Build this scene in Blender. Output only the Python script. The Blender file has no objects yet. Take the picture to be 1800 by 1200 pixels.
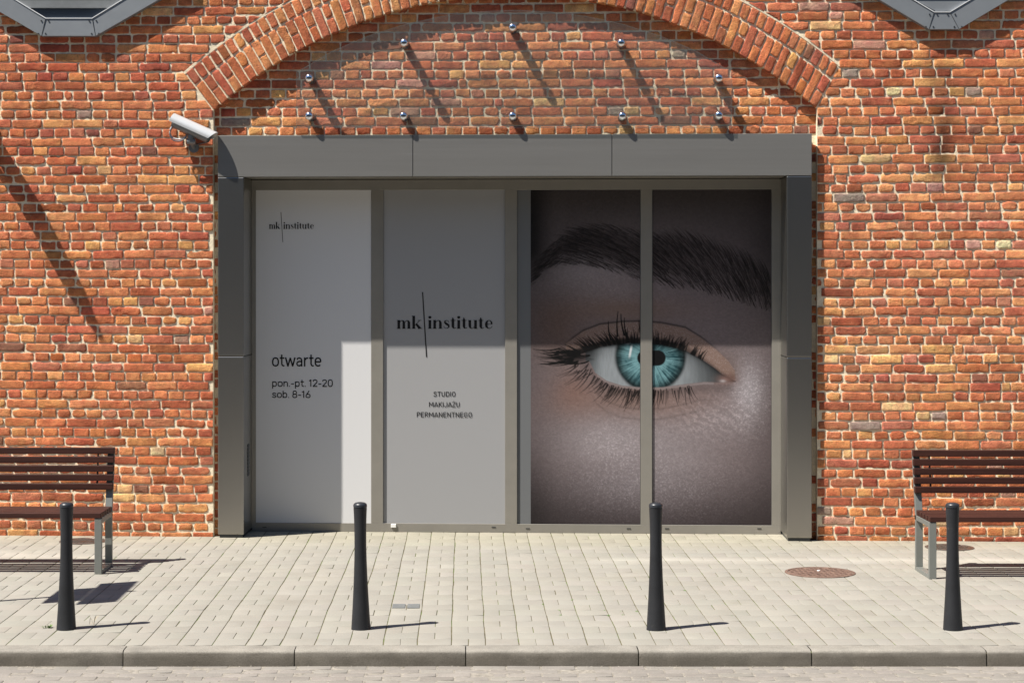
import bpy, math, random
import numpy as np
from mathutils import Vector, Matrix
random.seed(7); rng = np.random.default_rng(7)
S = bpy.context.scene
COL = S.collection
PI = math.pi

# ------------------------------------------------------------------ camera, sky, sun, exposure
cam = bpy.data.cameras.new('camera'); camo = bpy.data.objects.new('camera', cam); COL.objects.link(camo)
camo.location = (0, 0, 2.14); camo.rotation_euler = (PI/2, 0, 0)
cam.lens = 68.0; cam.sensor_width = 36; cam.sensor_fit = 'HORIZONTAL'
cam.shift_x = 0.045; cam.shift_y = -0.0611; cam.clip_end = 2000; cam.clip_start = .1
S.camera = camo
L = Vector((.440, .222, -.77)).normalized()          # the way the sunlight travels
el = math.asin(-L.z); rot = math.atan2(-L.x, -L.y)
w = bpy.data.worlds.new('World'); S.world = w; w.use_nodes = True
nt = w.node_tree; bg = nt.nodes['Background']
sky = nt.nodes.new('ShaderNodeTexSky'); sky.sky_type = 'NISHITA'; sky.sun_disc = False
sky.sun_elevation = el; sky.sun_rotation = rot; sky.air_density = 1.2; sky.dust_density = 0.3; sky.ozone_density = 3.5
nt.links.new(sky.outputs[0], bg.inputs[0]); bg.inputs[1].default_value = 0.05
sun = bpy.data.lights.new('sun', 'SUN'); sun.energy = 5.0; sun.angle = math.radians(.5); sun.color = (1, .95, .87)
suno = bpy.data.objects.new('sun', sun); COL.objects.link(suno)
suno.rotation_euler = L.to_track_quat('-Z', 'Y').to_euler(); suno.location = (-8, -4, 14)
S.view_settings.view_transform = 'Standard'; S.view_settings.look = 'None'
S.view_settings.exposure = 0.95; S.view_settings.gamma = 1; S.view_settings.use_curve_mapping = False
S.render.resolution_x = 1024; S.render.resolution_y = 682

# ------------------------------------------------------------------ where things stand
F = 3400.0; H = 2.14; TH = math.atan(.046); CT, ST = math.cos(TH), math.sin(TH); WY = 15.97
MW = Matrix.Translation((0, WY, 0)) @ Matrix.Rotation(-TH, 4, 'Z')      # wall frame: x along, y into the wall
ID = Matrix.Identity(4)
def W(u, v, d=0.0):                 # a point of the facade (photo measure) -> wall x, z at depth d
    a = (u-819)/F; b = -(v-490)/F
    t = (d + CT*WY)/(CT + ST*a)
    return (CT*a*t - ST*(t-WY), H + b*t)
def G(u, v):                        # a point on the pavement
    Y = F*H/(v-490); return ((u-819)/F*Y, Y)

def sm(x, a, b_): t = np.clip((x-a)/(b_-a), 0, 1); return t*t*(3-2*t)
# ------------------------------------------------------------------ materials
def mat(name, base=(.5,.5,.5), rough=.6, metal=0, spec=.5, attr=None, var=.0, vscale=8, bump=0, bscale=60, bdist=.01,
        var2=0, v2scale=120, stretch=(1,1,1), tint=None, coord='Object', rvar=0, tint2=None):
    m = bpy.data.materials.new(name); m.use_nodes = True; n = m.node_tree.nodes; l = m.node_tree.links
    p = n['Principled BSDF']; p.inputs['Roughness'].default_value = rough; p.inputs['Metallic'].default_value = metal
    p.inputs['Specular IOR Level'].default_value = spec
    tc = n.new('ShaderNodeTexCoord'); mp = n.new('ShaderNodeMapping'); l.new(tc.outputs[coord], mp.inputs[0])
    mp.inputs['Scale'].default_value = stretch
    if attr:
        a = n.new('ShaderNodeAttribute'); a.attribute_name = attr; c = a.outputs['Color']
    else:
        a = n.new('ShaderNodeRGB'); a.outputs[0].default_value = (*base, 1); c = a.outputs[0]
    def noise(scale, detail=5, rg=.6):
        t = n.new('ShaderNodeTexNoise'); t.inputs['Scale'].default_value = scale; t.inputs['Detail'].default_value = detail
        t.inputs['Roughness'].default_value = rg; l.new(mp.outputs[0], t.inputs['Vector']); return t.outputs[0]
    def mulv(c, fac, amt, scale):
        r = n.new('ShaderNodeMapRange'); r.inputs['From Min'].default_value = .3; r.inputs['From Max'].default_value = .7
        r.inputs['To Min'].default_value = 1-amt; r.inputs['To Max'].default_value = 1+amt*.8; l.new(fac, r.inputs[0])
        mx = n.new('ShaderNodeVectorMath'); mx.operation = 'SCALE'; l.new(c, mx.inputs[0]); l.new(r.outputs[0], mx.inputs['Scale'])
        return mx.outputs[0]
    for tint in [t_ for t_ in (tint, tint2) if t_]:                        # patches of a second colour
        t = n.new('ShaderNodeMix'); t.data_type = 'RGBA'; f = noise(tint[1], 6, .65)
        r = n.new('ShaderNodeMapRange'); r.inputs['From Min'].default_value = tint[2]; r.inputs['From Max'].default_value = tint[3]
        r.inputs['To Max'].default_value = tint[4]
        l.new(f, r.inputs[0]); l.new(r.outputs[0], t.inputs['Factor']); l.new(c, t.inputs['A']); t.inputs['B'].default_value = (*tint[0], 1)
        c = t.outputs['Result']
    if var: c = mulv(c, noise(vscale), var, vscale)
    if var2: c = mulv(c, noise(v2scale, 4, .7), var2, v2scale)
    l.new(c, p.inputs['Base Color'])
    if rvar:
        r = n.new('ShaderNodeMapRange'); r.inputs['From Min'].default_value = .3; r.inputs['From Max'].default_value = .7
        r.inputs['To Min'].default_value = rough-rvar; r.inputs['To Max'].default_value = rough+rvar
        l.new(noise(14, 6, .7), r.inputs[0]); l.new(r.outputs[0], p.inputs['Roughness'])
    if bump:
        b = n.new('ShaderNodeBump'); b.inputs['Strength'].default_value = bump; b.inputs['Distance'].default_value = bdist
        l.new(noise(bscale, 8, .65), b.inputs['Height']); l.new(b.outputs[0], p.inputs['Normal'])
    return m
M = {}
M['brick'] = mat('brick', attr='Col', rough=.9, spec=.2, var=.22, vscale=26, var2=.30, v2scale=120, bump=1.0, bscale=75, bdist=.009, tint=((.62,.50,.36), 34, .62, .74, .45), tint2=((.10,.045,.03), 44, .60, .70, .75))
M['mortar'] = mat('mortar', (.80,.69,.505), .95, spec=.1, var=.14, vscale=5, var2=.16, v2scale=70, bump=.6, bscale=60, bdist=.010)
M['paver'] = mat('paver', attr='Col', rough=.85, spec=.25, var=.07, vscale=2.2, var2=.07, v2scale=140, bump=.35, bscale=160, bdist=.003, tint=((.20,.175,.14), 1.9, .54, .8, .42), tint2=((.12,.11,.095), 17, .735, .765, .55))
M['joint'] = mat('joint', (.125,.11,.07), .95, spec=.1, var=.3, vscale=6, tint=((.10,.14,.035), 3.5, .5, .62, .9), bump=.6, bscale=90)
M['roadpaver'] = mat('roadpaver', attr='Col', rough=.9, spec=.2, var=.12, vscale=5, var2=.12, v2scale=110, bump=.5, bscale=120, bdist=.005)
M['roadjoint'] = mat('roadjoint', (.27,.245,.21), .95, spec=.1, var=.4, vscale=30, bump=.8, bscale=90, bdist=.01)
M['kerb'] = mat('kerb', attr='Col', rough=.9, spec=.2, var=.16, vscale=7, var2=.22, v2scale=130, bump=.6, bscale=140, bdist=.004, tint=((.13,.12,.105), 3, .5, .75, .5))
M['ground'] = mat('ground', (.055,.055,.055), .95, spec=.1, var=.2, vscale=2)
M['steel'] = mat('brushed_steel', (.20,.195,.185), .40, metal=.35, tint=((.34,.34,.33), 11, .64, .74, .30), rvar=.05, var=.05, vscale=3, bump=.05, bscale=40, stretch=(.15,1,6))
M['steel_side'] = mat('brushed_steel_upright', (.36,.35,.33), .30, metal=1, var=.04, vscale=.8)
M['hexsteel'] = mat('grey_sheet_metal', (.215,.23,.245), .5, metal=.3, var=.05, vscale=3, rvar=.05)
M['hexsill'] = mat('pale_sheet_metal', (.25,.26,.26), .45, metal=.5, var=.12, vscale=9)
M['frame'] = mat('door_frame_metal', (.255,.240,.212), .42, metal=.3, var=.06, vscale=5)
M['film1'] = mat('white_film', (.60,.60,.605), .5, spec=.25)
M['film2'] = mat('grey_film', (.30,.30,.305), .5, spec=.25)
M['film3'] = mat('dark_grey_film', (.135,.14,.145), .45, spec=.3)
M['black'] = mat('black_print', (.010,.010,.011), .5, spec=.2)
M['print'] = mat('photo_print', attr='Col', rough=.5, spec=.22)
M['bollard'] = mat('charcoal_paint', (.017,.018,.021), .52, spec=.4, var=.25, vscale=6, var2=.25, v2scale=200, bump=.3, bscale=220, bdist=.002, tint=((.12,.115,.10), 14, .66, .78, .5))
M['bollardcap'] = mat('charcoal_cap', (.022,.025,.030), .38, spec=.5)
M['benchsteel'] = mat('grey_bench_steel', (.215,.225,.21), .42, metal=.35, var=.07, vscale=6)
M['wood'] = mat('brown_stained_wood', (.044,.0135,.009), .55, spec=.3, var=.35, vscale=6, var2=.15, v2scale=60, stretch=(.3,8,8), bump=.15, bscale=40)
M['hexcap'] = mat('painted_sunlit_edge', (.75,.76,.77), .4, metal=.1)
M['chrome'] = mat('chrome', (.78,.80,.84), .1, metal=1)
M['darkmetal'] = mat('dark_metal', (.06,.065,.07), .4, metal=.5)
M['white_metal'] = mat('white_painted_metal', (.50,.51,.52), .35, metal=.15, var=.05)
M['undermetal'] = mat('grey_painted_metal', (.17,.18,.19), .45, metal=.3)
M['cable'] = mat('grey_cable', (.10,.10,.11), .5)
M['rust'] = mat('rusty_iron', (.16,.10,.077), .75, metal=.25, var=.35, vscale=20, tint=((.24,.155,.115), 15, .5, .65, .7), bump=.5, bscale=50)
M['iron'] = mat('grey_iron', (.17,.155,.14), .42, metal=.7, var=.3, vscale=25, tint=((.17,.10,.07), 9, .5, .6, .8), bump=.3, bscale=70)
M['grey_paint'] = mat('grey_paint', (.25,.25,.25), .5, metal=.3)
M['sign_white'] = mat('sign_face', (.6,.6,.58), .5)
M['weed'] = mat('weed', (.09,.17,.03), .7)
M['straw'] = mat('straw', (.38,.29,.15), .8)
M['plaster'] = mat('grey_plaster', (.10,.098,.095), .9, var=.2, vscale=.6)
M['winglass'] = mat('window_glass', (.035,.045,.06), .08, spec=.8)
M['capwhite'] = mat('white_plastic', (.75,.75,.73), .5)
def glassmat(name, tr, gl, df, dcol):
    m = bpy.data.materials.new(name); m.use_nodes = True; n = m.node_tree.nodes; l = m.node_tree.links; n.clear()
    o = n.new('ShaderNodeOutputMaterial'); t = n.new('ShaderNodeBsdfTransparent'); t.inputs[0].default_value = (*tr, 1)
    g = n.new('ShaderNodeBsdfGlossy'); g.inputs['Roughness'].default_value = .03
    d = n.new('ShaderNodeBsdfDiffuse'); d.inputs[0].default_value = (*dcol, 1)
    a = n.new('ShaderNodeMixShader'); a.inputs[0].default_value = gl; l.new(t.outputs[0], a.inputs[1]); l.new(g.outputs[0], a.inputs[2])
    b = n.new('ShaderNodeMixShader'); b.inputs[0].default_value = df; l.new(a.outputs[0], b.inputs[1]); l.new(d.outputs[0], b.inputs[2])
    l.new(b.outputs[0], o.inputs[0]); return m
M['glass'] = glassmat('clear_glass', (.90,.91,.91), .03, .03, (.6,.62,.62))
M['glassedge'] = glassmat('glass_edge', (.86,.88,.87), .05, .07, (.6,.66,.64))

# ------------------------------------------------------------------ helpers
def tag(o, label=None, cat=None, group=None, kind=None):
    if label: o['label'] = label
    if cat: o['category'] = cat
    if group: o['group'] = group
    if kind: o['kind'] = kind
    return o
def empty(name, loc=(0,0,0), frame=ID, **k):
    o = bpy.data.objects.new(name, None); COL.objects.link(o)
    o.matrix_world = frame @ Matrix.Translation(loc); o.empty_display_size = .1
    ORG[o] = Vector(loc); tag(o, **k); return o
ORG = {}
def link(name, me, parent=None, frame=ID, org=(0,0,0)):
    o = bpy.data.objects.new(name, me); COL.objects.link(o)
    if parent is not None: o.parent = parent
    else: o.matrix_world = frame @ Matrix.Translation(org)
    return o
def root_org(p):
    while p is not None and p.parent is not None: p = p.parent
    return ORG.get(p, Vector((0,0,0)))
def npmesh(name, verts, faces, mats, mi=None, cols=None, smooth=True, parent=None, frame=ID):
    """verts Nx3 array, faces Mx4 array"""
    verts = np.asarray(verts, dtype=np.float32); faces = np.asarray(faces, dtype=np.int32)
    if parent is not None: verts = verts - np.array(root_org(parent), dtype=np.float32)
    me = bpy.data.meshes.new(name); k = faces.shape[1]
    me.vertices.add(len(verts)); me.vertices.foreach_set('co', verts.ravel())
    me.loops.add(faces.size); me.loops.foreach_set('vertex_index', faces.ravel())
    me.polygons.add(len(faces)); me.polygons.foreach_set('loop_start', np.arange(0, faces.size, k, dtype=np.int32))
    me.polygons.foreach_set('loop_total', np.full(len(faces), k, dtype=np.int32))
    for m in mats: me.materials.append(m)
    if mi is not None: me.polygons.foreach_set('material_index', np.asarray(mi, dtype=np.int32))
    me.update(calc_edges=True); me.validate()
    if smooth is not False:
        sf = np.ones(len(me.polygons), dtype=bool)
        if smooth is not True and len(smooth) == len(sf): sf = np.asarray(smooth, dtype=bool)
        me.polygons.foreach_set('use_smooth', sf)
    if cols is not None:
        a = me.color_attributes.new('Col', 'FLOAT_COLOR', 'POINT')
        c = np.ones((len(verts), 4), dtype=np.float32); c[:, :3] = cols; a.data.foreach_set('color', c.ravel())
    return link(name, me, parent, frame)
class MB:
    def __init__(s): s.v = []; s.f = []
    def add(s, v, f):
        b = len(s.v); s.v += [tuple(p) for p in v]; s.f += [tuple(i+b for i in q) for q in f]; return s
    def box(s, x0, x1, y0, y1, z0, z1):
        v = [(x,y,z) for x in (x0,x1) for y in (y0,y1) for z in (z0,z1)]
        return s.add(v, [(0,1,3,2),(4,6,7,5),(0,4,5,1),(2,3,7,6),(0,2,6,4),(1,5,7,3)])
    def prism(s, poly, y0, y1):               # poly in x,z pushed along y
        n = len(poly); v = [(x,y0,z) for x,z in poly]+[(x,y1,z) for x,z in poly]
        f = [tuple(range(n)), tuple(range(2*n-1, n-1, -1))]+[((i+1)%n, i, i+n, (i+1)%n+n) for i in range(n)]
        return s.add(v, f)
    def ring(s, outer, inner, y0, y1, yi=None):   # polygon frame, inner edge may start at another depth
        n = len(outer); yi = y0 if yi is None else yi
        v = [(x,y0,z) for x,z in outer]+[(x,yi,z) for x,z in inner]+[(x,y1,z) for x,z in outer]+[(x,y1,z) for x,z in inner]
        f = []
        for i in range(n):
            j = (i+1)%n
            f += [(i,j,n+j,n+i),(j,i,2*n+i,2*n+j),(n+i,n+j,3*n+j,3*n+i),(2*n+i,3*n+i,3*n+j,2*n+j)]
        return s.add(v, f)
    def revolve(s, prof, c=(0,0,0), axis='Z', n=32):  # prof: (r, h)
        c = Vector(c); v = []; f = []
        for r, h in prof:
            for k in range(n):
                a = 2*PI*k/n; p = (r*math.cos(a), r*math.sin(a), h)
                if axis == 'Y': p = (p[0], h, p[1])
                if axis == 'X': p = (h, p[0], p[1])
                v.append(Vector(p)+c)
        for i in range(len(prof)-1):
            for k in range(n):
                k2 = (k+1)%n; f.append((i*n+k, i*n+k2, (i+1)*n+k2, (i+1)*n+k))
        f.append(tuple(range(n-1,-1,-1))); f.append(tuple(range((len(prof)-1)*n, len(prof)*n)))
        return s.add(v, f)
    def tube(s, pts, r, n=10, rs=None):
        pts = [Vector(p) for p in pts]; v = []; f = []
        up = Vector((0,0,1))
        for i, p in enumerate(pts):
            d = (pts[min(i+1,len(pts)-1)]-pts[max(i-1,0)]).normalized()
            a = d.cross(up if abs(d.z) < .95 else Vector((1,0,0))).normalized(); b = d.cross(a)
            rr = rs[i] if rs else r
            for k in range(n): v.append(p+a*rr*math.cos(2*PI*k/n)+b*rr*math.sin(2*PI*k/n))
        for i in range(len(pts)-1):
            for k in range(n): f.append((i*n+k, i*n+(k+1)%n, (i+1)*n+(k+1)%n, (i+1)*n+k))
        f.append(tuple(range(n-1,-1,-1))); f.append(tuple(range((len(pts)-1)*n, len(pts)*n)))
        return s.add(v, f)
    def build(s, name, m, parent=None, frame=ID, bevel=0, smooth=False, seg=2):
        o = Vector((0,0,0)) if parent is None else root_org(parent)
        me = bpy.data.meshes.new(name); me.from_pydata([tuple(Vector(p)-o) for p in s.v], [], s.f); me.materials.append(m)
        import bmesh
        bm = bmesh.new(); bm.from_mesh(me); bmesh.ops.recalc_face_normals(bm, faces=bm.faces); bm.to_mesh(me); bm.free()
        ob = link(name, me, parent, frame)
        if smooth:
            me.polygons.foreach_set('use_smooth', [True]*len(me.polygons)); me.set_sharp_from_angle(angle=math.radians(35))
        if bevel:
            b = ob.modifiers.new('bevel', 'BEVEL'); b.width = bevel; b.segments = seg; b.limit_method = 'ANGLE'; b.angle_limit = math.radians(40)
        return ob
def children(o): return [c for c in bpy.data.objects if c.parent == o]
def copy_tree(o, parent=None):
    c = o.copy(); COL.objects.link(c)
    if parent is not None: c.parent = parent
    for ch in children(o):
        if ch is not c: copy_tree(ch, c)
    return c
def hsh(a, b, k=0): v = np.sin(a*127.1+b*311.7+k*74.7)*43758.5453; return v-np.floor(v)
def vn(x, y, k=0):
    xi = np.floor(x); yi = np.floor(y); fx = x-xi; fy = y-yi; fx = fx*fx*(3-2*fx); fy = fy*fy*(3-2*fy)
    return (hsh(xi,yi,k)*(1-fx)+hsh(xi+1,yi,k)*fx)*(1-fy)+(hsh(xi,yi+1,k)*(1-fx)+hsh(xi+1,yi+1,k)*fx)*fy*1.0
def fbm(x, y, k=0): return (vn(x,y,k)*.55+vn(x*2.1,y*2.1,k+1)*.3+vn(x*4.3,y*4.3,k+2)*.15)

# ------------------------------------------------------------------ bricks: every brick modelled, one mesh per wall face
PAL = np.array([[.53,.160,.068],[.46,.122,.055],[.59,.205,.082],[.40,.100,.050],[.66,.28,.105],[.48,.150,.080],[.68,.36,.16],[.50,.23,.16],[.28,.10,.06],[.66,.45,.24],[.33,.21,.16]])
PW = np.array([.28,.22,.22,.10,.06,.06,.018,.018,.014,.005,.006]); PW /= PW.sum()
def brick_cols(n, redder=0.0):
    i = rng.choice(len(PAL), n, p=PW); c = PAL[i]*np.array([1.03,1.13,1.14])*(1+rng.normal(0, .07, (n,1)))+rng.normal(0, .012, (n,3))*[1,.6,.4]
    return np.clip(c, .03, .8)
SMF = []
def wall_tone(x, z):                                         # dark vertical streaks under the right hand window, faint regional change
    s = 1-.52*np.exp(-((x-W(1655,200)[0]+.02*np.sin(z*5))/.12)**2)*sm(z, 2.75, 3.1)*(1-sm(z, 3.85, 4.1))*(.5+vn(x*9, z*3, 77))
    s = s-.22*np.exp(-((x-W(1500,200)[0])/.07)**2)*sm(z, 2.2, 2.6)*(1-sm(z, 3.3, 3.6))*(.4+vn(x*9, z*3, 78))
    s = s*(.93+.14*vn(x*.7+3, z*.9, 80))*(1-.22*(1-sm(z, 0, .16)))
    s = s[...,None]*np.ones(3); red = (1-sm(x, -3.0, -.8))*sm(z, 2.0, 3.2); pale = sm(x, 2.6, 3.3)*(1-sm(z, 3.0, 3.8))*sm(z, .4, 1.6)
    k = (red*.8*(vn(x*2, z*2, 81) > .25))[...,None]; s = s*(1-k*np.array([.10,.18,.14])); k = (pale*(.3+.7*vn(x*1.5, z*1.5, 82)))[...,None]
    return s*(1+k*np.array([.10,.26,.42]))
def bricks(rects, mapf, back, nu_of, redder=0, seed=0):
    """rects: list of (x0,x1,z0,z1) in pattern space; mapf(X,Z)->x,z ; returns verts, faces, cols"""
    SMF.clear(); R = np.array(rects); wd = R[:,1]-R[:,0]; out_v = []; out_f = []; out_c = []; base = 0
    lim = .17
    for sel, nu in ((wd > lim, 15), (wd <= lim, 8)):
        Q = R[sel]; n = len(Q)
        if not n: continue
        nv = 7
        tu = np.concatenate([[0], [0, .025 if nu > 10 else .05], np.linspace(.08 if nu > 10 else .14, .92 if nu > 10 else .86, nu-4), [.975 if nu > 10 else .95, 1], [1]])
        tv = np.array([0, 0, .09, .3, .5, .7, .91, 1, 1])
        U, V = np.meshgrid(tu, tv); U = U[None]; V = V[None]
        w_ = (Q[:,1]-Q[:,0])[:,None,None]; h_ = (Q[:,3]-Q[:,2])[:,None,None]
        du = np.minimum(U, 1-U)*w_; dv = np.minimum(V, 1-V)*h_
        ox = rng.uniform(0, 900, n)[:,None,None]; X = Q[:,0][:,None,None]+U*w_; Z = Q[:,2][:,None,None]+V*h_
        # ragged outline: edges wander, corners are knocked off
        wear = rng.gamma(1.6, .55, n)[:,None,None].clip(.3, 1.9)
        su = np.where(U < .5, 1, -1)*np.exp(-du/.02); sv = np.where(V < .5, 1, -1)*np.exp(-dv/.015)
        nz1 = fbm(X*45+ox, Z*45, seed); nz2 = fbm(X*48+ox+50, Z*30+9, seed+3)
        X2 = X+su*(nz1-.36)*.010*wear; Z2 = Z+sv*(nz2-.42)*.012*wear
        corner = np.exp(-(du+dv)/.011)*.0035*wear
        X2 = X2+np.where(U < .5, 1, -1)*corner; Z2 = Z2+np.where(V < .5, 1, -1)*corner
        # relief
        d = np.minimum(du, dv); edge = .0016*np.exp(-d/.0022)*(.6+wear*.5)
        rel = (fbm(X*18+ox, Z*30, seed+7)-.5)*.0040*(.4+wear*.6)
        chip = np.clip(fbm(X*40+ox, Z*40+7, seed+11)-.60, 0, 1)*.05*np.exp(-d/.008)
        jut = rng.normal(-.0008, .0016, n)[:,None,None]; tilt = rng.normal(0, .0015, (n,2))
        Y = jut+edge+rel+chip+(U-.5)*tilt[:,0][:,None,None]+(V-.5)*tilt[:,1][:,None,None]
        ring = np.zeros_like(U, dtype=bool); ring[:, 0, :] = True; ring[:, -1, :] = True; ring[:, :, 0] = True; ring[:, :, -1] = True
        Y = np.where(ring, back, Y)
        x, z = mapf(X2, Z2)
        a = np.stack([x, Y+0*x, z], -1).reshape(-1, 3)
        m = nv+2; k = len(tu)
        I = np.arange(m*k).reshape(m, k); q = np.stack([I[:-1,:-1], I[:-1,1:], I[1:,1:], I[1:,:-1]], -1).reshape(-1, 4)
        f = (q[None]+(np.arange(n)*m*k)[:,None,None]).reshape(-1, 4)+base
        c = brick_cols(n, redder)
        c = np.repeat(c, m*k, 0)
        # burnt or bleached patch on some bricks
        pt = fbm(X*9+ox, Z*14, seed+20).reshape(-1, 1); c = c*(1+np.clip(pt-.5, -.3, .3)*.8); c = c*(1+np.clip(fbm(X*22+ox, Z*26, seed+25)-.5, -.3, .3).reshape(-1,1)*np.array([[.30,.75,.6]])); c = np.clip(c*wall_tone(x, z).reshape(-1, 3), .01, .85)
        fm = np.zeros((m-1, k-1), dtype=bool); fm[1:-1, 1:-1] = True
        SMF.append(np.tile(fm.ravel(), n)); out_v.append(a); out_f.append(f); out_c.append(c); base += len(a)
    return np.concatenate(out_v), np.concatenate(out_f), np.concatenate(out_c)
CH = .0778
def courses(x0, x1, z0, z1, keep, phase=0, wav=.004):
    out = []; r = 0; z = z0
    while z < z1:
        st = (r+phase) % 2 == 0; x = x0-rng.uniform(0, .12)+(0 if st else .06)
        zz = z+rng.normal(0, .0008); hh = CH-.0125+rng.normal(0, .0008)
        while x < x1:
            s = st if rng.random() > .06 else not st
            wb = (.247 if s else .117)+rng.normal(0, .004)
            if rng.random() < .02: wb = rng.uniform(.06, .09)
            g = .0105+abs(rng.normal(0, .002)); dz = rng.normal(0, .0011)
            q = (x, x+wb, zz+dz, zz+dz+hh+rng.normal(0, .0012))
            if keep(q): out.append(q)
            x += wb+g
        z += CH; r += 1
    return out
def wavy(X, Z): return Z+.007*np.sin(X*1.1+1)+.010*(vn(X*1.6, Z*2.2, 31)-.5)+.006*(vn(X*4.5, Z*6, 33)-.5)

# arch measured in the wall frame
AX, AZt = W(905, -8); xl, zs = W(376, 195); xr, _ = W(1435, 190); zs = (W(376,195)[1]+W(1435,190)[1])/2
half = (xr-xl)/2; AX = (xl+xr)/2; sag = AZt-zs; RI = (half**2+sag**2)/(2*sag); AZ = AZt-RI
RO = RI+.40; A0 = math.asin(half/RI)                     # half opening angle
zE = AZ+RO*math.cos(A0); xE = RO*math.sin(A0)
TOPZ = 6.4; XW = 9.0
KL, KR = .90, .66
def kd(a): return np.where(a < 0, KL, 1-(1-KR)*sm(a, 0, A0))
def lim(Z):                                              # half width kept free of the main wall at height Z
    Z = np.asarray(Z, dtype=float); o = []
    for sg in (-1, 1):
        aa = sg*np.linspace(A0, 0, 60); ka = kd(aa)*aa; zo = AZ+RI*np.cos(aa)+.40*np.cos(ka); xo = np.abs(RI*np.sin(aa)+.40*np.sin(ka))
        zz = np.concatenate([[zs], zo]); xx = np.concatenate([[half], xo]); m = np.interp(Z, zz, xx)
        m = np.where(Z < zs, half, m); o.append(np.where(Z > zo[-1], -1, m))
    return o
def main_map(X, Z):
    Zw = wavy(X, Z); lL, lR = lim(Zw); lL = lL+.010; lR = lR+.010; d = X-AX
    cen = d.mean(axis=(1,2), keepdims=True)
    d = np.where((cen < 0) & (lL > 0), np.minimum(d, -lL), np.where((cen >= 0) & (lR > 0), np.maximum(d, lR), d))
    return AX+d, Zw
def keep_main(q):
    zc = (q[2]+q[3])/2; lL, lR = lim(zc); l = float(lL if (q[0]+q[1])/2 < AX else lR)
    if l <= 0: return True
    a, b = q[0]-AX, q[1]-AX
    vis = max(0, min(b, -l-.01)-a) if (a+b)/2 < 0 else max(0, b-max(a, l+.01))
    return vis > .035
building = empty('brick_building', W(819,900,0)[0:1]+(0.,)+(0.,), MW, label='old red brick building with a shallow brick arch above the shopfront', cat='building')
# pattern field fitted so the jamb bricks start on the corner
R_ = courses(-8.9, 9.2, -.02, 6.3, keep_main)
v, f, c = bricks(R_, main_map, .03, None)
nb = len(v)
# mortar bed of the main wall with its reveals
zt_ = AZ+RI+.40; zl = np.concatenate([np.linspace(-.3, zs, 24), zt_-(zt_-zs)*np.linspace(1, 0, 90)[1:]**1.8, [zt_+.002, TOPZ]])
MV = []; MF = []
for sgn in (-1, 1):
    b0 = len(MV)
    for z in zl:
        l = float(lim(z)[0 if sgn < 0 else 1])
        l = max(l, 0)+.006 if l > 0 else 0
        for (x, y) in ((AX+sgn*XW, .0075), (AX+sgn*l, .0075), (AX+sgn*l, .52)): MV.append((x, y, z))
    for i in range(len(zl)-1):
        a = b0+i*3
        for k in (0, 1): MF.append((a+k, a+k+1, a+k+4, a+k+3) if sgn < 0 else (a+k+1, a+k, a+k+3, a+k+4))
MV = np.array(MV); MF = np.array(MF)
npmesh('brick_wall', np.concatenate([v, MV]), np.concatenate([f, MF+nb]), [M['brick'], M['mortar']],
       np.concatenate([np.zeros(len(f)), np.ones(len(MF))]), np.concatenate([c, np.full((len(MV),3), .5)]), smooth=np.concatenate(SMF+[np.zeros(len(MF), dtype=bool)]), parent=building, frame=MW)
# arch: inner ring of whole bricks and pairs of headers, outer ring of headers
ar = []; n_in = int(2*A0*(RI+.02)/.0775); p = 2*A0/n_in
for i in range(n_in):
    a0 = -A0+i*p+.0055/RI; a1 = -A0+(i+1)*p-.0055/RI
    if i % 2 == 0: ar.append((0, .252, a0, a1, 0))
    else: s_ = .118+rng.normal(0,.004); ar.append((0, s_, a0, a1, 0)); ar.append((s_+.013, .252, a0, a1, 0))
n_o = int(2*A0*(RI+.28)/.079); po = 2*A0/n_o
for i in range(n_o):
    ar.append((.268, .388, -A0+i*po+.006/RI, -A0+(i+1)*po-.006/RI, 1))
# in pattern space: "x" runs out along the radius, "z" along the arc (metres at the intrados)
rects = [(q[0], q[1], q[2]*RI, q[3]*RI) for q in ar]
def arch_map(X, Z):
    r = RI+X+.006*(vn(Z*3, Z*0+2, 5)-.5); a = Z/RI
    ka = kd(a)*a; e = r-RI; return AX+RI*np.sin(a)+e*np.sin(ka), AZ+RI*np.cos(a)+e*np.cos(ka)
v, f, c = bricks(rects, arch_map, .075, None, seed=40)
v[:,1] -= .004
f = f[:, ::-1]
nb = len(v); MV = []; MF = []
NA = 80
for i in range(NA+1):
    a = (-A0+2*A0*i/NA)*1.004
    for r, y in ((RI+.008, .10), (RI+.008, .0065), (RO-.016, .0065), (RO-.010, .0015), (RO+.011, .0015)): ka = float(kd(a))*a; MV.append((AX+RI*math.sin(a)+(r-RI)*math.sin(ka), y, AZ+RI*math.cos(a)+(r-RI)*math.cos(ka)))
for i in range(NA):
    a = i*5
    for k in range(4): MF.append((a+k, a+k+5, a+k+6, a+k+1))
npmesh('brick_arch', np.concatenate([v, np.array(MV)]), np.concatenate([f, np.array(MF)+nb]), [M['brick'], M['mortar']],
       np.concatenate([np.zeros(len(f)), np.ones(len(MF))]), np.concatenate([c, np.full((len(MV),3), .5)]), smooth=np.concatenate(SMF+[np.zeros(len(MF), dtype=bool)]), parent=building, frame=MW)
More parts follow.
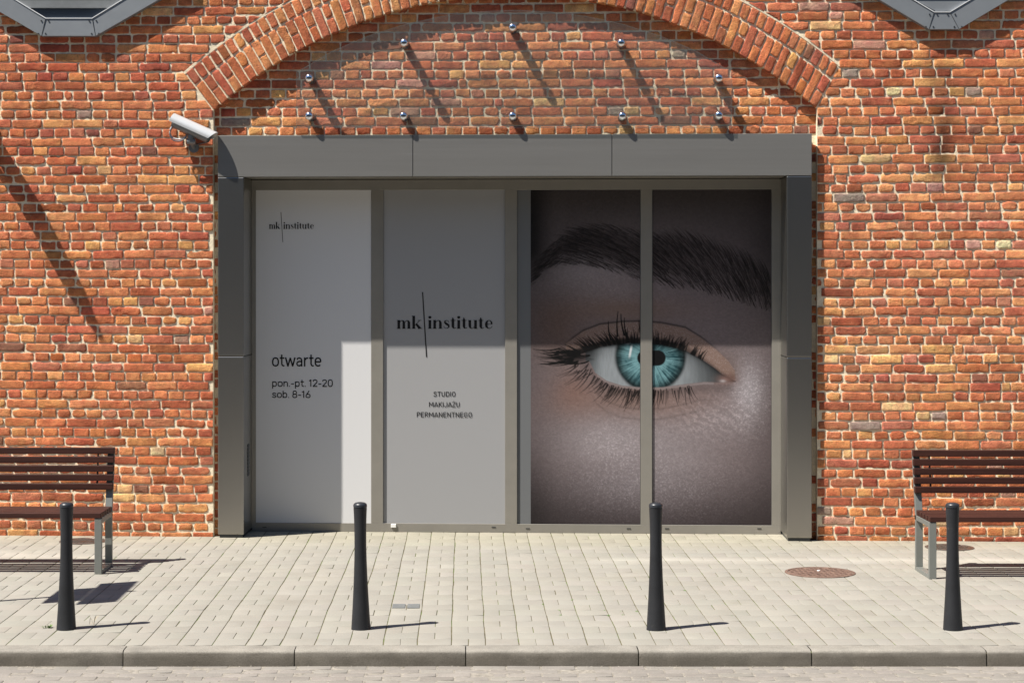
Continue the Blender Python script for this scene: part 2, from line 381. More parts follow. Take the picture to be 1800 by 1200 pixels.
# recessed brick panel below the arch, carried down beside the steel posts
HZ1 = W(900, 237, -.05)[1]; HZ0 = W(900, 310, -.05)[1]; TD = .072
def keep_t(q):
    zc = (q[2]+q[3])/2; xc = (q[0]+q[1])/2-AX
    if zc < HZ1: return abs(xc) > half-.03 and zc < HZ1-.04
    return math.hypot(xc, zc-AZ) < RI+.16
zt0 = HZ1+.012-CH*44
R_ = courses(AX-half-.15, AX+half+.15, zt0, AZ+RI+.1, keep_t, phase=1)
v, f, c = bricks(R_, lambda X, Z: (X, Z+.005*(vn(X*1.7, Z*2, 3)-.5)), .03, None, seed=60)
v[:,1] += TD; nb = len(v)
x0, x1, z0, z1 = AX-half-.02, AX+half+.02, -.2, AZ+RI+.15
MV = []; jw = .10
for (p0, p1, q0, q1) in ((x0, x1, HZ0+.01, z1), (x0, x0+jw, z0, HZ0+.01), (x1-jw, x1, z0, HZ0+.01)):
    MV += [(p0,TD+.007,q0),(p1,TD+.007,q0),(p1,TD+.007,q1),(p0,TD+.007,q1)]
MV = np.array(MV)
npmesh('recessed_brick_panel', np.concatenate([v, MV]), np.concatenate([f, np.arange(12).reshape(3,4)+nb]), [M['brick'], M['mortar']],
       np.concatenate([np.zeros(len(f)), [1,1,1]]), np.concatenate([c, np.full((12,3), .5)]), smooth=np.concatenate(SMF+[np.zeros(3, dtype=bool)]), parent=building, frame=MW)
b = MB().box(-XW, XW, .50, 6, -.2, TOPZ); b.box(-XW-.15, XW+.15, -.12, 6.1, TOPZ, TOPZ+.25)
b.build('rear_walls', M['plaster'], building)

# ------------------------------------------------------------------ hexagonal steel framed windows high on the wall
def hexwin(cu, outer, inner, label, left):
    d = -.065
    cx = W(cu, 0, d)[0]
    o = [W(a, b_, d) for a, b_ in outer]; i = [W(a, b_, d) for a, b_ in inner]
    win = MB().ring(o, i, d, .30, d+.004).build('window', M['hexsteel'], building, bevel=.003)
    tag(win, label=label)
    # mitre joints and screws
    for k in (1, 2):
        a = Vector((o[k][0]*.97+i[k][0]*.03, 0, o[k][1]*.97+i[k][1]*.03)); bq = Vector((i[k][0], 0, i[k][1])); n = (bq-a).normalized(); s = Vector((n.z, 0, -n.x))*.0022
        j = MB(); j.prism([(a.x-s.x,a.z-s.z),(a.x+s.x,a.z+s.z),(bq.x+s.x,bq.z+s.z),(bq.x-s.x,bq.z-s.z)], d-.0012, d+.002)
        j.build('mitre_joint', M['darkmetal'], win)
    for k, sg in ((1,1), (2,-1)):
        for (uu, vv) in ((0,.12),(0,.85)):
            for off in (-.03, .03):
                x = o[k][0]*(1-vv)+i[k][0]*vv; z = o[k][1]*(1-vv)+i[k][1]*vv
                MB().revolve([(.0065,d-.003),(.0065,d+.001)], (x+off, 0, z+.004), 'Y', 10).build('screw', M['darkmetal'], win, smooth=True)
    MB().prism([(x, z) for x, z in i], -.022, -.012).build('pane', M['winglass'], win)
    return win, i
o1 = [(-90,-30),(73,64),(168,64),(332,-30),(332,-150),(168,-244),(73,-244),(-90,-150)]
i1 = [(-62,-54),(80,33),(162,33),(304,-54),(304,-128),(162,-216),(80,-216),(-62,-128)]
w1, wi = hexwin(120, o1, i1, 'grey steel framed window of six sides with a wide flat sill', True)
def strip(win, u0, u1, v0, v1, y0, y1, m, name):
    a = W(u0, v1, y0); b_ = W(u1, v0, y0); MB().box(a[0], b_[0], y0, y1, a[1], b_[1]).build(name, m, win)
a = MB(); q = [W(30,2,.0), W(218,2,.0), W(197,15.5,.0), W(50,15.5,.0)]; a.prism(q, -.045, -.015).build('transom', M['hexsill'], w1)
a = MB(); q = [W(28,-12,.0), W(222,-12,.0), W(219,1,.0), W(29,1,.0)]; a.prism(q, -.035, -.015).build('gasket', M['darkmetal'], w1)
o2 = [(1385,-95),(1633,52),(1686,52),(1934,-95),(1934,-160),(1686,-300),(1633,-300),(1385,-160)]
i2 = [(1425,-108),(1642,22),(1670,22),(1887,-108),(1887,-148),(1670,-270),(1642,-270),(1425,-148)]
w2, wi = hexwin(1660, o2, i2, 'grey steel framed window of six sides with a narrow pointed sill', False)
q = [W(1612,4,.0), W(1707,4,.0), W(1669,21,.0), W(1643,21,.0)]; MB().prism(q, -.045, -.015).build('transom', M['hexsteel'], w2)
# slim cappings on the inner sills, sunlit highlight painted as bright colour
for win, ii in ((w1, i1), (w2, i2)):
    b = MB()
    for k in ((0,1),(1,2),(2,3)):
        p0 = Vector((*W(*ii[k[0]], -.065), 0)); p1 = Vector((*W(*ii[k[1]], -.065), 0)); dn = (p1-p0).normalized(); s = Vector((-dn.y, dn.x, 0))*.006
        b.prism([(p0.x,p0.y),(p1.x,p1.y),(p1.x+s.x,p1.y+s.y),(p0.x+s.x,p0.y+s.y)], -.067, -.022)
    b.build('sill_capping', M['hexcap'], win)

# ------------------------------------------------------------------ shopfront
FY = -.065; GY = .395
shop = empty('shopfront', (AX, 0, 0), MW, label='glazed shopfront in a brushed steel surround under the brick arch', cat='shopfront')
xL, xR = W(383, 270, FY)[0], W(1427, 270, FY)[0]
seams = [xL, W(726, 270, FY)[0], W(1076, 270, FY)[0], xR]
for i in range(3):
    MB().box(seams[i]+(.003 if i else 0), seams[i+1]-(.003 if i < 2 else 0), FY, .05, HZ0, HZ1).build('header_panel', M['steel'], shop, bevel=.003)
MB().box(xL+.01, xR-.01, FY+.012, GY+.01, HZ0+.002, HZ1-.004).build('header_core', M['frame'], shop)
zj = W(400, 626, FY)[1]; zjr = W(1400, 628, FY)[1]; pw = W(428.5, 600, FY)[0]-xL; pwr = xR-W(1383, 600, FY)[0]
for (a, b_, z_) in ((xL, xL+pw, zj), (xR-pwr, xR, zjr)):
    MB().box(a, b_, FY, GY-.004, z_+.003, HZ0-.005).build('side_panel', M['steel_side'], shop, bevel=.005)
    MB().box(a, b_, FY, GY-.004, .028, z_-.003).build('side_panel', M['steel_side'], shop, bevel=.006)
    MB().box(a+.012, b_-.012, FY+.012, GY-.02, 0, HZ0).build('side_core', M['darkmetal'], shop)
# vent grille on the inner face of the left post
b = MB(); xi = xL+pw; b.box(xi+.0002, xi+.002, .115, .205, .49, .76)
for k in range(9): b.box(xi+.0005, xi+.006, .12, .20, .50+k*.03, .512+k*.03)
b.build('vent', M['darkmetal'], shop)
# frame members at the glass plane
fr0, fr1 = xL+pw-.002, xR-pwr+.002; zb = .0
def gx(u, v=600): return W(u, v, GY)[0]
def gz(v, u=900): return W(u, v, GY)[1]
PAN = [(450.5, 653), (674, 888), (909, 1126), (1146, 1356)]
BOT = [917, 919, 921, 922]
ztop = gz(334); zbot = [gz(BOT[i], (PAN[i][0]+PAN[i][1])/2) for i in range(4)]; zb_ = min(zbot)
b = MB(); b.box(fr0, fr1, GY-.03, GY+.06, ztop, HZ0-.004)
b.build('top_rail', M['frame'], shop, bevel=.002)
zbm = sum(zbot)/4
MB().box(fr0, fr1, GY-.03, GY+.06, .0, zbm).build('bottom_rail', M['frame'], shop, bevel=.002)
edges = [fr0]+[gx(u) for p_ in PAN for u in p_]+[fr1]
for k in range(0, 10, 2):
    MB().box(edges[k], edges[k+1], GY-.03, GY+.06, zbm, ztop).build('mullion', M['frame'], shop, bevel=.002)
for u in (466, 868, 928, 1105, 1172, 1334):
    x = gx(u); z = gz(927.5 if u > 900 else 925, u); MB().box(x-.017, x+.017, GY-.0335, GY-.02, z-.004, z+.003).build('drain_slot', M['darkmetal'], shop)
x = gx(692.5); MB().box(x-.022, x+.022, GY-.042, GY-.02, gz(927), gz(920.5)).build('drain_cap', M['capwhite'], shop, bevel=.003)
# the display films
PY = [GY-.024, GY-.012, GY-.014, GY-.014]
names = ['film1', 'film2', 'film3', 'film3']
panes = []
for i in range(4):
    o = MB().box(gx(PAN[i][0])+.001, gx(PAN[i][1])-.001, PY[i], GY+.01, zbm, ztop).build('window_film', M[names[i]], shop)
    tag(o, label=['white printed window film with opening hours', 'grey printed window film with a studio logo', 'left half of the eye photograph on the window', 'right half of the eye photograph on the window'][i]); panes.append(o)

# ---- writing
def arc(cx, cy, rx, ry, a0=0, a1=360, n=20, p=2.5):
    o = []
    for k in range(n+1):
        t = math.radians(a0+(a1-a0)*k/n); c_, s_ = math.cos(t), math.sin(t)
        o.append((cx+rx*math.copysign(abs(c_)**(2/p), c_), cy+ry*math.copysign(abs(s_)**(2/p), s_)))
    return o
V1 = [(.10,0),(.10,.72)]; PB = [(.11,0),(.11,.945),(.32,.945),(.44,.89),(.49,.72),(.44,.54),(.32,.48),(.11,.48)]
SF = {'o': ([arc(.27,.36,.20,.31)], .54), 't': ([[(.17,.94),(.17,.2),(.21,.09),(.29,.06),(.36,.06)], [(.03,.665),(.35,.665)]], .39),
 'w': ([[(.05,.72),(.21,.03)], [(.21,.0),(.38,.69)], [(.38,.69),(.55,.0)], [(.55,.03),(.71,.72)]], .76),
 'a': ([[(.10,.54),(.14,.64),(.26,.675),(.37,.63),(.42,.5),(.42,0)], [(.42,.40),(.24,.40),(.12,.34),(.08,.21),(.13,.09),(.25,.05),(.36,.10),(.42,.19)]], .53),
 'r': ([V1, [(.10,.42),(.14,.58),(.23,.66),(.35,.665)]], .38), 'e': ([[(.08,.37),(.46,.37)], arc(.27,.36,.19,.31,0,318)], .53),
 'p': ([[(.10,-.26),(.10,.72)], arc(.28,.36,.18,.31)], .56), 'b': ([[(.10,0),(.10,1)], arc(.28,.36,.18,.31)], .56),
 'n': ([V1, [(.10,.42),(.15,.58),(.27,.67),(.38,.63),(.44,.5),(.44,0)]], .54),
 's': ([[(.42,.53),(.36,.64),(.25,.675),(.13,.62),(.10,.52),(.15,.41),(.27,.36),(.39,.30),(.43,.19),(.37,.08),(.25,.045),(.13,.08),(.07,.19)]], .50),
 '.': ([[(.09,0),(.09,.125)]], .20), '-': ([[(.05,.37),(.33,.37)]], .38), ' ': ([], .22), '1': ([[(.05,.79),(.22,.93)], [(.22,0),(.22,1)]], .37),
 '2': ([[(.07,.72),(.12,.89),(.27,.955),(.42,.88),(.46,.72),(.40,.55),(.08,.07)], [(.05,.055),(.48,.055)]], .54),
 '0': ([arc(.28,.5,.20,.45)], .56), '8': ([arc(.28,.73,.17,.22), arc(.28,.27,.20,.225)], .57), '6': ([[(.38,.99),(.12,.42)], arc(.28,.28,.20,.23)], .56),
 'S': ([[(.47,.76),(.42,.9),(.29,.955),(.15,.9),(.10,.77),(.14,.63),(.28,.54),(.42,.45),(.49,.31),(.47,.16),(.40,.07),(.28,.045),(.14,.09),(.08,.23)]], .58),
 'T': ([[(.02,.945),(.52,.945)], [(.27,.9),(.27,0)]], .54), 'U': ([[(.11,1),(.11,.25),(.17,.1),(.30,.045),(.43,.1),(.49,.25),(.49,1)]], .61),
 'D': ([[(.11,0),(.11,1)], [(.11,.945),(.3,.945),(.43,.89),(.5,.72),(.5,.28),(.43,.11),(.3,.055),(.11,.055)]], .61), 'I': ([[(.12,0),(.12,1)]], .25),
 'O': ([arc(.31,.5,.20,.45)], .62), 'M': ([[(.11,0),(.11,1)], [(.11,.97),(.37,.33)], [(.37,.33),(.63,.97)], [(.63,0),(.63,1)]], .75),
 'A': ([[(.04,0),(.30,.98)], [(.30,.98),(.56,0)], [(.12,.27),(.48,.27)]], .60), 'K': ([[(.11,0),(.11,1)], [(.52,1),(.13,.42)], [(.24,.55),(.54,0)]], .57),
 'J': ([[(.40,1),(.40,.25),(.34,.1),(.22,.045),(.10,.1),(.05,.25)]], .52), 'Z': ([[(.04,.945),(.48,.945)], [(.46,.94),(.06,.06)], [(.04,.055),(.49,.055)]], .53),
 'P': ([[(.11,0),(.11,1)], PB[1:]], .55), 'E': ([[(.11,0),(.11,1)], [(.11,.945),(.48,.945)], [(.11,.055),(.48,.055)], [(.11,.51),(.44,.51)]], .54),
 'R': ([[(.11,0),(.11,1)], PB[1:], [(.30,.48),(.50,0)]], .58), 'N': ([[(.11,0),(.11,1)], [(.11,.97),(.50,.03)], [(.50,0),(.50,1)]], .62),
 'G': ([[(.48,.76),(.43,.9),(.3,.955),(.17,.9),(.11,.75),(.11,.25),(.17,.1),(.3,.045),(.43,.1),(.49,.25),(.49,.47),(.30,.47)]], .60)}
SF['\u017b'] = (SF['Z'][0]+[[(.26,1.10),(.26,1.24)]], .53)
def write(txt, u0, u1, vb, hpx, pane, y, sw=.132):
    tot = sum(SF[ch][1] for ch in txt)-.10; X0 = W(u0, vb, y)[0]; X1 = W(u1, vb, y)[0]; sx = (X1-X0)/tot; ZB = W((u0+u1)/2, vb, y)[1]; sz = hpx*16.25/F
    b = MB(); x = -.05; lay = 0
    for ch in txt:
        for st in SF[ch][0]:
            lay += 1; P = []; n = len(st); closed = math.hypot(st[0][0]-st[-1][0], st[0][1]-st[-1][1]) < 1e-6 and n > 3
            for k in range(n):
                a = st[k-1] if k else (st[-2] if closed else st[0]); c_ = st[k+1] if k < n-1 else (st[1] if closed else st[-1])
                dx, dz = (c_[0]-a[0])*sx, (c_[1]-a[1])*sz; l_ = math.hypot(dx, dz); h = sw*sz/2; nx, nz = -dz/l_*h, dx/l_*h
                px_, pz_ = X0+(x+st[k][0])*sx, ZB+st[k][1]*sz
                P += [(px_+nx, y-.00003*lay, pz_+nz), (px_-nx, y-.00003*lay, pz_-nz)]
            b.add(P, [(2*k, 2*k+2, 2*k+3, 2*k+1) for k in range(n-1)])
        x += SF[ch][1]
    return b.build('lettering', M['black'], pane)
yt = PY[0]-.0025
write('otwarte', 478.8, 564.3, 644, 22.4, panes[0], yt, .112)
write('pon.-pt. 12-20', 478.4, 584.8, 679.5, 12.9, panes[0], yt)
write('sob. 8-16', 478.4, 545.6, 699, 12.6, panes[0], yt)
yt2 = PY[1]-.0025
write('STUDIO', 762, 800.8, 696.6, 8.6, panes[1], yt2)
write('MAKIJA\u017bU', 754, 808.3, 714.9, 8.6, panes[1], yt2)
write('PERMANENTNEGO', 732.6, 829.9, 732.8, 8.6, panes[1], yt2)
W_ = .25
def ser(x0, x1, z=0, t=.055): return [((x0, z+t/2, t), (x1, z+t/2, t))]
GL = {
 'i': ([[(.2,0,W_),(.2,1,W_)], [(-.0,.028,.055),(.40,.028,.055)], [(.02,.972,.055),(.2,.972,.055)], 'dot.2'], .46),
 'n': ([[(.2,0,W_),(.2,1,W_)], [(0,.028,.055),(.40,.028,.055)], [(.02,.972,.055),(.2,.972,.055)],
        [(.3,.70,.05),(.40,.88,.06),(.54,.965,.08),(.68,.90,.17),(.745,.72,.24),(.75,.4,W_),(.75,0,W_)], [(.55,.028,.055),(.95,.028,.055)]], 1.01),
 'u': ([[(.2,1,W_),(.2,.35,W_),(.24,.14,.2),(.36,.035,.08),(.5,.06,.05),(.63,.25,.05)], [(.02,.972,.055),(.2,.972,.055)],
        [(.75,1,W_),(.75,0,W_)], [(.56,.972,.055),(.75,.972,.055)], [(.75,.028,.055),(.95,.028,.055)]], 1.01),
 't': ([[(.22,1.32,.03),(.24,1.15,.16),(.24,1.0,W_),(.24,.25,W_),(.30,.08,.16),(.42,.04,.07),(.54,.16,.05)], [(.0,.965,.06),(.50,.965,.06)]], .60),
 's': ([[(.56,.70,.05),(.50,.90,.05),(.34,.965,.06),(.18,.90,.12),(.16,.74,.18),(.32,.56,.25),(.52,.40,.22),(.56,.22,.15),(.42,.06,.07),(.26,.03,.05),(.12,.12,.05),(.06,.32,.05)]], .70),
 'e': ([[(.24,.53,.05),(.70,.53,.05)], [(.68,.53,.18),(.66,.78,.15),(.52,.95,.07),(.40,.965,.06),(.26,.88,.14),(.18,.66,.24),(.17,.45,W_),(.2,.22,.22),(.34,.06,.10),(.50,.035,.06),(.64,.12,.05),(.74,.28,.04)]], .83),
 'k': ([[(.2,0,W_),(.2,1.5,W_)], [(0,.028,.055),(.40,.028,.055)], [(.02,1.472,.055),(.2,1.472,.055)], [(.30,.40,.05),(.76,.95,.05)],
        [(.44,.55,.2),(.80,.03,.27)], [(.58,.972,.055),(.92,.972,.055)], [(.58,.028,.055),(1.02,.028,.055)]], 1.05),
}
g = [(.3,.70,.05),(.38,.88,.06),(.50,.965,.08),(.62,.90,.17),(.675,.72,.24),(.68,.4,W_),(.68,0,W_)]
GL['m'] = ([[(.2,0,W_),(.2,1,W_)], [(0,.028,.055),(.40,.028,.055)], [(.02,.972,.055),(.2,.972,.055)], g, [(.5,.028,.055),(.86,.028,.055)],
           [(a+.48, b2, c2) for a, b2, c2 in g], [(.98,.028,.055),(1.36,.028,.055)]], 1.42)
def logo(parts, pane, y, slash):
    b = MB()
    for txt, u0, u1, vb, xh in parts:
        tot = sum(GL[ch][1] for ch in txt); X0 = W(u0, vb, y)[0]; X1 = W(u1, vb, y)[0]; sx = (X1-X0)/(tot-.05); ZB = W((u0+u1)/2, vb, y)[1]; sz = xh*16.25/F
        x = 0; lay = 0
        for ch in txt:
            for st in GL[ch][0]:
                lay += 1; yy = y-.00004*lay
                if isinstance(st, str):
                    cx_ = float(st[3:]); b.add([(X0+(x+cx_+.15*math.cos(k*PI/8))*sx, yy, ZB+(1.32+.15*math.sin(k*PI/8))*sz) for k in range(16)], [tuple(range(16))]); continue
                P = []
                for k, (px_, pz_, ww) in enumerate(st):
                    a = st[max(0,k-1)]; c_ = st[min(len(st)-1,k+1)]; dx, dz = c_[0]-a[0], c_[1]-a[1]; l_ = math.hypot(dx, dz); nx, nz = -dz/l_*ww/2, dx/l_*ww/2
                    P += [(X0+(x+px_+nx)*sx, yy, ZB+(pz_+nz)*sz), (X0+(x+px_-nx)*sx, yy, ZB+(pz_-nz)*sz)]
                b.add(P, [(2*k, 2*k+2, 2*k+3, 2*k+1) for k in range(len(st)-1)])
            x += GL[ch][1]
    (ua, va), (ub, vb2), wpx = slash; a = W(ua, va, y); c_ = W(ub, vb2, y); h_ = wpx*16.25/F/2
    b.add([(a[0]-h_, y, a[1]), (a[0]+h_, y, a[1]), (c_[0]+h_, y, c_[1]), (c_[0]-h_, y, c_[1])], [(0,1,2,3)])
    return b.build('logo', M['black'], pane)
logo([('mk', 473, 492.6, 402.4, 8.2), ('institute', 498, 551.6, 402.4, 8.2)], panes[0], yt, ((493.8,373),(497.2,425.8), .9))
logo([('mk', 697.3, 742, 577.6, 15.2), ('institute', 752, 866, 577.6, 15.2)], panes[1], yt2, ((742.8,513.4),(749.8,627.4), 1.9))

# ---- the photograph of an eye, printed on the two right hand panes (colours per mesh point)
U0, V0, CW, CHh = 933, 334, 424, 590; SC = 1.0
def s2l(c): c = np.asarray(c, dtype=float)/255; return np.where(c < .04045, c/12.92, ((c+.055)/1.055)**2.4)
uu, vv = np.meshgrid(np.arange(CW)+U0+.5, np.arange(CHh)+V0+.5)

def blob(cx, cy, rx, ry, p=2): return np.exp(-(((uu-cx)/rx)**2+((vv-cy)/ry)**2)**(p/2))
def curve(pts, x): pts = np.array(pts, dtype=float); return np.interp(x, pts[:,0], pts[:,1])
img = np.ones((CHh, CW, 3))*s2l((134,120,121))
def mixc(m, col): 
    global img
    img = img*(1-m[...,None])+s2l(col)*m[...,None]
mixc(blob(1150, 350, 300, 60)*.6, (112,104,104))
mixc(blob(1030, 482, 70, 30)*.95, (186,172,172)); mixc(blob(1060, 510, 90, 35)*.7, (165,148,146)); mixc(blob(1250, 560, 80, 45)*.35, (150,134,134))
mixc(blob(980, 580, 50, 55)*.55, (128,96,78)); mixc(blob(1090, 545, 110, 22)*.55, (150,118,98))
mixc(blob(1130, 712, 135, 36)*.8, (144,112,98)); mixc(blob(1010, 690, 40, 40)*.7, (146,112,100))
mixc(blob(1080, 775, 95, 45)*.75, (176,166,168)); mixc(blob(1180, 790, 80, 70)*.5, (162,152,154))
mixc(blob(1318, 690, 28, 48)*.85, (196,188,192)); mixc(blob(1275,652,26,26)*.6, (120,96,84)); mixc(blob(1270, 735, 55, 30)*.55, (160,150,152))
mixc(sm(vv, 800, 925)*.85, (66,57,60)); mixc(blob(1120, 850, 110, 40)*.45, (150,142,146)); mixc(sm(uu, 1290, 1375)*sm(vv, 600, 700)*.35, (80,68,70)); mixc(sm(uu, 1290, 1370)*(1-sm(vv, 420, 560))*.6, (70,60,60))
mixc((1-sm(uu, 933, 985))*(1-sm(vv, 440, 520))*.95, (18,15,15)); mixc((1-sm(uu, 925, 990))*sm(vv, 740, 900)*.6, (45,38,40)); mixc((1-sm(vv,334,400))*.35, (60,54,54))
# skin grain
gr = fbm(uu/3.1, vv/2.2, 70)-.5; gr2 = rng.random(uu.shape); gr3 = fbm(uu/1.7, vv/1.5, 171)-.5; gr += gr3*.45
bump_ = 1+gr*.35; img *= bump_[...,None]
spark = (gr2 > .93)*(.25*blob(1320,690,45,70)+.22*blob(1150,850,160,60)+.2*blob(1100,770,110,50)+.14*blob(1070,500,120,40)+.10)
spark = (spark+np.roll(spark,1,1)*.5+np.roll(spark,1,0)*.3); cell = np.clip(fbm(uu/1.9+vv/6, vv/1.9, 200)-.50, 0, 1)**1.3*3.2; hlm = .55*blob(1322,690,34,62)+.30*blob(1085,778,80,42)+.30*blob(1140,850,150,55)+.16*blob(1060,500,120,34)+.22*blob(1255,735,70,45)
spark = spark*.35+cell*hlm*1.5; img += spark[...,None]*s2l((190,182,186))
rid = np.clip(np.sin((uu*.55-vv*.8)/2.1+fbm(uu/9, vv/9, 5)*9), 0, 1)*blob(1250, 735, 80, 40); img *= (1+.35*rid)[...,None]
UL = [(985,628),(1010,624),(1039,615),(1056,609),(1080,605),(1108,602),(1136,602.5),(1164,605),(1200,614),(1228,628),(1255,646),(1270,658),(1284,665),(1296,671)]
LL = [(985,625),(1037,637),(1047,656.7),(1067,670.5),(1094,679),(1128,682),(1164,681.7),(1205,676),(1239,672),(1264,673),(1296,672)]
CR = [(985,610),(1003,598),(1025,582),(1055,570.5),(1094,566),(1128,565),(1164,568),(1205,576),(1233,593),(1261,615),(1281,634),(1300,662)]
ul = curve(UL, uu); ll = curve(LL, uu); cr = curve(CR, uu)
lid = sm(vv, cr-1, cr+4)*(1-sm(vv, ul-2, ul+2))*((uu > 995) & (uu < 1292))
mixc(lid*.85, (152,124,112)); img += (lid*(gr2 > .80)*.10)[...,None]
img *= (1-.72*np.exp(-((vv-cr)/1.8)**2)*sm(uu, 990, 1010)*(1-sm(uu, 1215, 1290)))[...,None]
for k, dd in ((0, 38), (1, 56)):                               # folds below the eye
    img *= (1-.22*np.exp(-((vv-ll-dd+((uu-1130)/95)**2*6)/2.2)**2)*sm(uu, 1020, 1060)*(1-sm(uu, 1220, 1270)))[...,None]
img *= (1-.22*np.exp(-((vv-ll-9)/9)**2)*((uu > 1020) & (uu < 1290)))[...,None]
inside = (sm(vv, ul-.5, ul+1.5)*(1-sm(vv, ll-1.5, ll+.5)))*(uu > 1030)*(uu < 1294)
scl = s2l((172,178,182))[None,None]*(1-.75*sm(uu, 1185, 1262))[...,None]*(1-.6*(1-sm(uu, 1037, 1064)))[...,None]*(1-.85*np.exp(-np.clip(vv-ul, 0, None)/10))[...,None]
scl = scl*(1-.25*fbm(uu/2.2, vv/14, 12))[...,None]
img = img*(1-inside[...,None])+scl*inside[...,None]
ix, iy, ir = 1144, 627, 63; dr = np.hypot(uu-ix, vv-iy)/ir; an = np.arctan2(vv-iy, uu-ix)
fib = fbm(an*14+40, dr*3.2, 90); fib2 = fbm(an*30, dr*7, 95)
st_ = fbm(an*22+40, dr*1.3, 90); st2 = fbm(an*47+11, dr*3.5, 95); pat = fbm(uu/13, vv/13, 97)
t_ = np.clip((st_-.5)*1.4+(st2-.5)*.9+.42+(pat-.5)*1.3+.25*np.exp(-((dr-.45)/.14)**2), 0, 1)
icol = s2l((34,78,86))[None,None]*(1-t_[...,None])+s2l((136,184,190))[None,None]*t_[...,None]
icol = icol*(1-.92*sm(dr, .64, .98))[...,None]*(1-.35*(1-sm(dr, .24, .36)))[...,None]*(1-.90*np.exp(-np.clip(vv-ul, 0, None)/10))[...,None]
im_ = inside*(1-sm(dr, .93, 1.05)); img = img*(1-im_[...,None])+icol*im_[...,None]
pd = np.minimum(np.hypot(uu-1157, vv-630), np.hypot(uu-1134, vv-630)); pd = np.where((uu > 1134) & (uu < 1157), np.abs(vv-630), pd)
pm = inside*(1-sm(pd, 12.5, 14.5)); mixc(pm, (14,14,16))
hl = np.exp(-(((uu-1108.5+(vv-620)*.18)/2.0)**4))*np.exp(-((vv-619)/10)**4); mixc(hl*.95*inside, (235,240,242)); mixc(blob(1104,603,3.5,2.5)*.8*inside, (210,220,222))
mixc(blob(1277,667,15,8)*.85, (150,116,108)); mixc(blob(1271,670,5,2.5)*.8, (205,195,195)); mixc(blob(1287,663,9,7)*.6, (110,82,72))
img *= (1-.93*np.exp(-np.abs((vv-ul+3.0)/6.2)**3)*sm(uu, 985, 1010)*(1-sm(uu, 1175, 1262)))[...,None]; img *= (1-.45*np.exp(-np.abs((vv-ul+1)/3)**2)*sm(uu, 1180, 1230)*(1-sm(uu, 1270, 1290)))[...,None]
img += (np.exp(-((vv-ll-1.5)/1.6)**2)*inside.clip(0,1)*0+np.exp(-((vv-ll-2)/1.7)**2)*((uu > 1050) & (uu < 1255))*.10)[...,None]
mixc((np.clip(1-np.abs((vv-630-(1000-uu)*-.06)/13)-np.abs(uu-1003)/46, 0, 1)**.5)*.92, (14,13,14))     # painted wing
def stroke(pts, w0, w1, al, col=(12,11,12)):
    global img
    c = s2l(col); P = np.array(pts, dtype=float); n = max(3, int(np.hypot(*(P[-1]-P[0]))*1.6)); t = np.linspace(0, 1, n)
    if len(P) == 3: Q = ((1-t)**2)[:,None]*P[0]+(2*t*(1-t))[:,None]*P[1]+(t**2)[:,None]*P[2]
    else: Q = P[0]+(P[1]-P[0])*t[:,None]
    for (x, y), tt in zip(Q, t):
        r = w0*(1-tt)+w1*tt; xi, yi = int(x-U0), int(y-V0); k = int(r)+2
        x0_, x1_ = max(0, xi-k), min(CW, xi+k+1); y0_, y1_ = max(0, yi-k), min(CHh, yi+k+1)
        if x0_ >= x1_ or y0_ >= y1_: continue
        gx_, gy_ = np.meshgrid(np.arange(x0_, x1_)+U0+.5, np.arange(y0_, y1_)+V0+.5)
        a = np.clip(r+.5-np.hypot(gx_-x, gy_-y), 0, 1)*al
        img[y0_:y1_, x0_:x1_] = img[y0_:y1_, x0_:x1_]*(1-a[...,None])+c*a[...,None]
BU = [(934,470),(937.5,464),(969,431),(997,406),(1025,396),(1053,394),(1094,400.5),(1126,408),(1150,409),(1192,409),(1233,416),(1275,430),(1317,448),(1356,475)]
BL = [(934,505),(955,476),(983,467),(1011,465),(1053,470),(1094,482),(1126,492),(1164,498),(1219,506),(1275,518),(1311,530),(1344,540),(1356,540)]
bu = curve(BU, uu); bl = curve(BL, uu)
bm_ = sm(vv, bu-4, bu+24)*(1-sm(vv, bl-34, bl+8)); mixc(bm_*(.66-.34*sm(uu, 1150, 1300)), (46,33,30))
R2 = random.Random(4)
for k in range(2600):
    x = R2.uniform(934, 1352); a_ = curve(BU, x); b_ = curve(BL, x); y = a_+(b_-a_)*(R2.random()**.9)
    g_ = math.radians(8+62*max(0, (x-960)/390)**1.15+R2.uniform(-7, 7)); ln = R2.uniform(16, 34)+12*max(0, (x-1150)/200)
    if x < 985: g_ = math.radians(-38+R2.uniform(-6,6)); ln = 18
    dx, dy = math.cos(g_)*ln, math.sin(g_)*ln; x0_, y0_ = x+dx*.5, y+dy*.5; x1_, y1_ = x-dx*.5, y-dy*.5
    if y0_ > b_+10 or y1_ < a_-12: continue
    light = R2.random() < .24
    stroke([(x0_, y0_), (x+dy*.10, y-dx*.06), (x1_, y1_)], R2.uniform(.3, .62), .05, .30 if light else R2.uniform(.4, .9), (96,84,84) if light else R2.choice([(10,8,8),(20,13,12),(34,20,17)]))
for k in range(150):                                            # upper lashes
    x = R2.uniform(1000, 1235); y = float(curve(UL, x)); t = (x-1000)/235
    g_ = math.radians(200+t*115+R2.uniform(-13, 13)) if x < 1090 else math.radians(262+(x-1090)/145*42+R2.uniform(-16, 16)); ln = R2.uniform(12, 30)*(1.15-.45*t)
    ex, ey = x+math.cos(g_)*ln, y+math.sin(g_)*ln*.95; stroke([(x, y+1), (x+(ex-x)*.35, y+(ey-y)*.65+2), (ex, ey)], 1.1, .25, .92)
mixc(blob(1012, 622, 36, 13)*.7, (16,14,15))
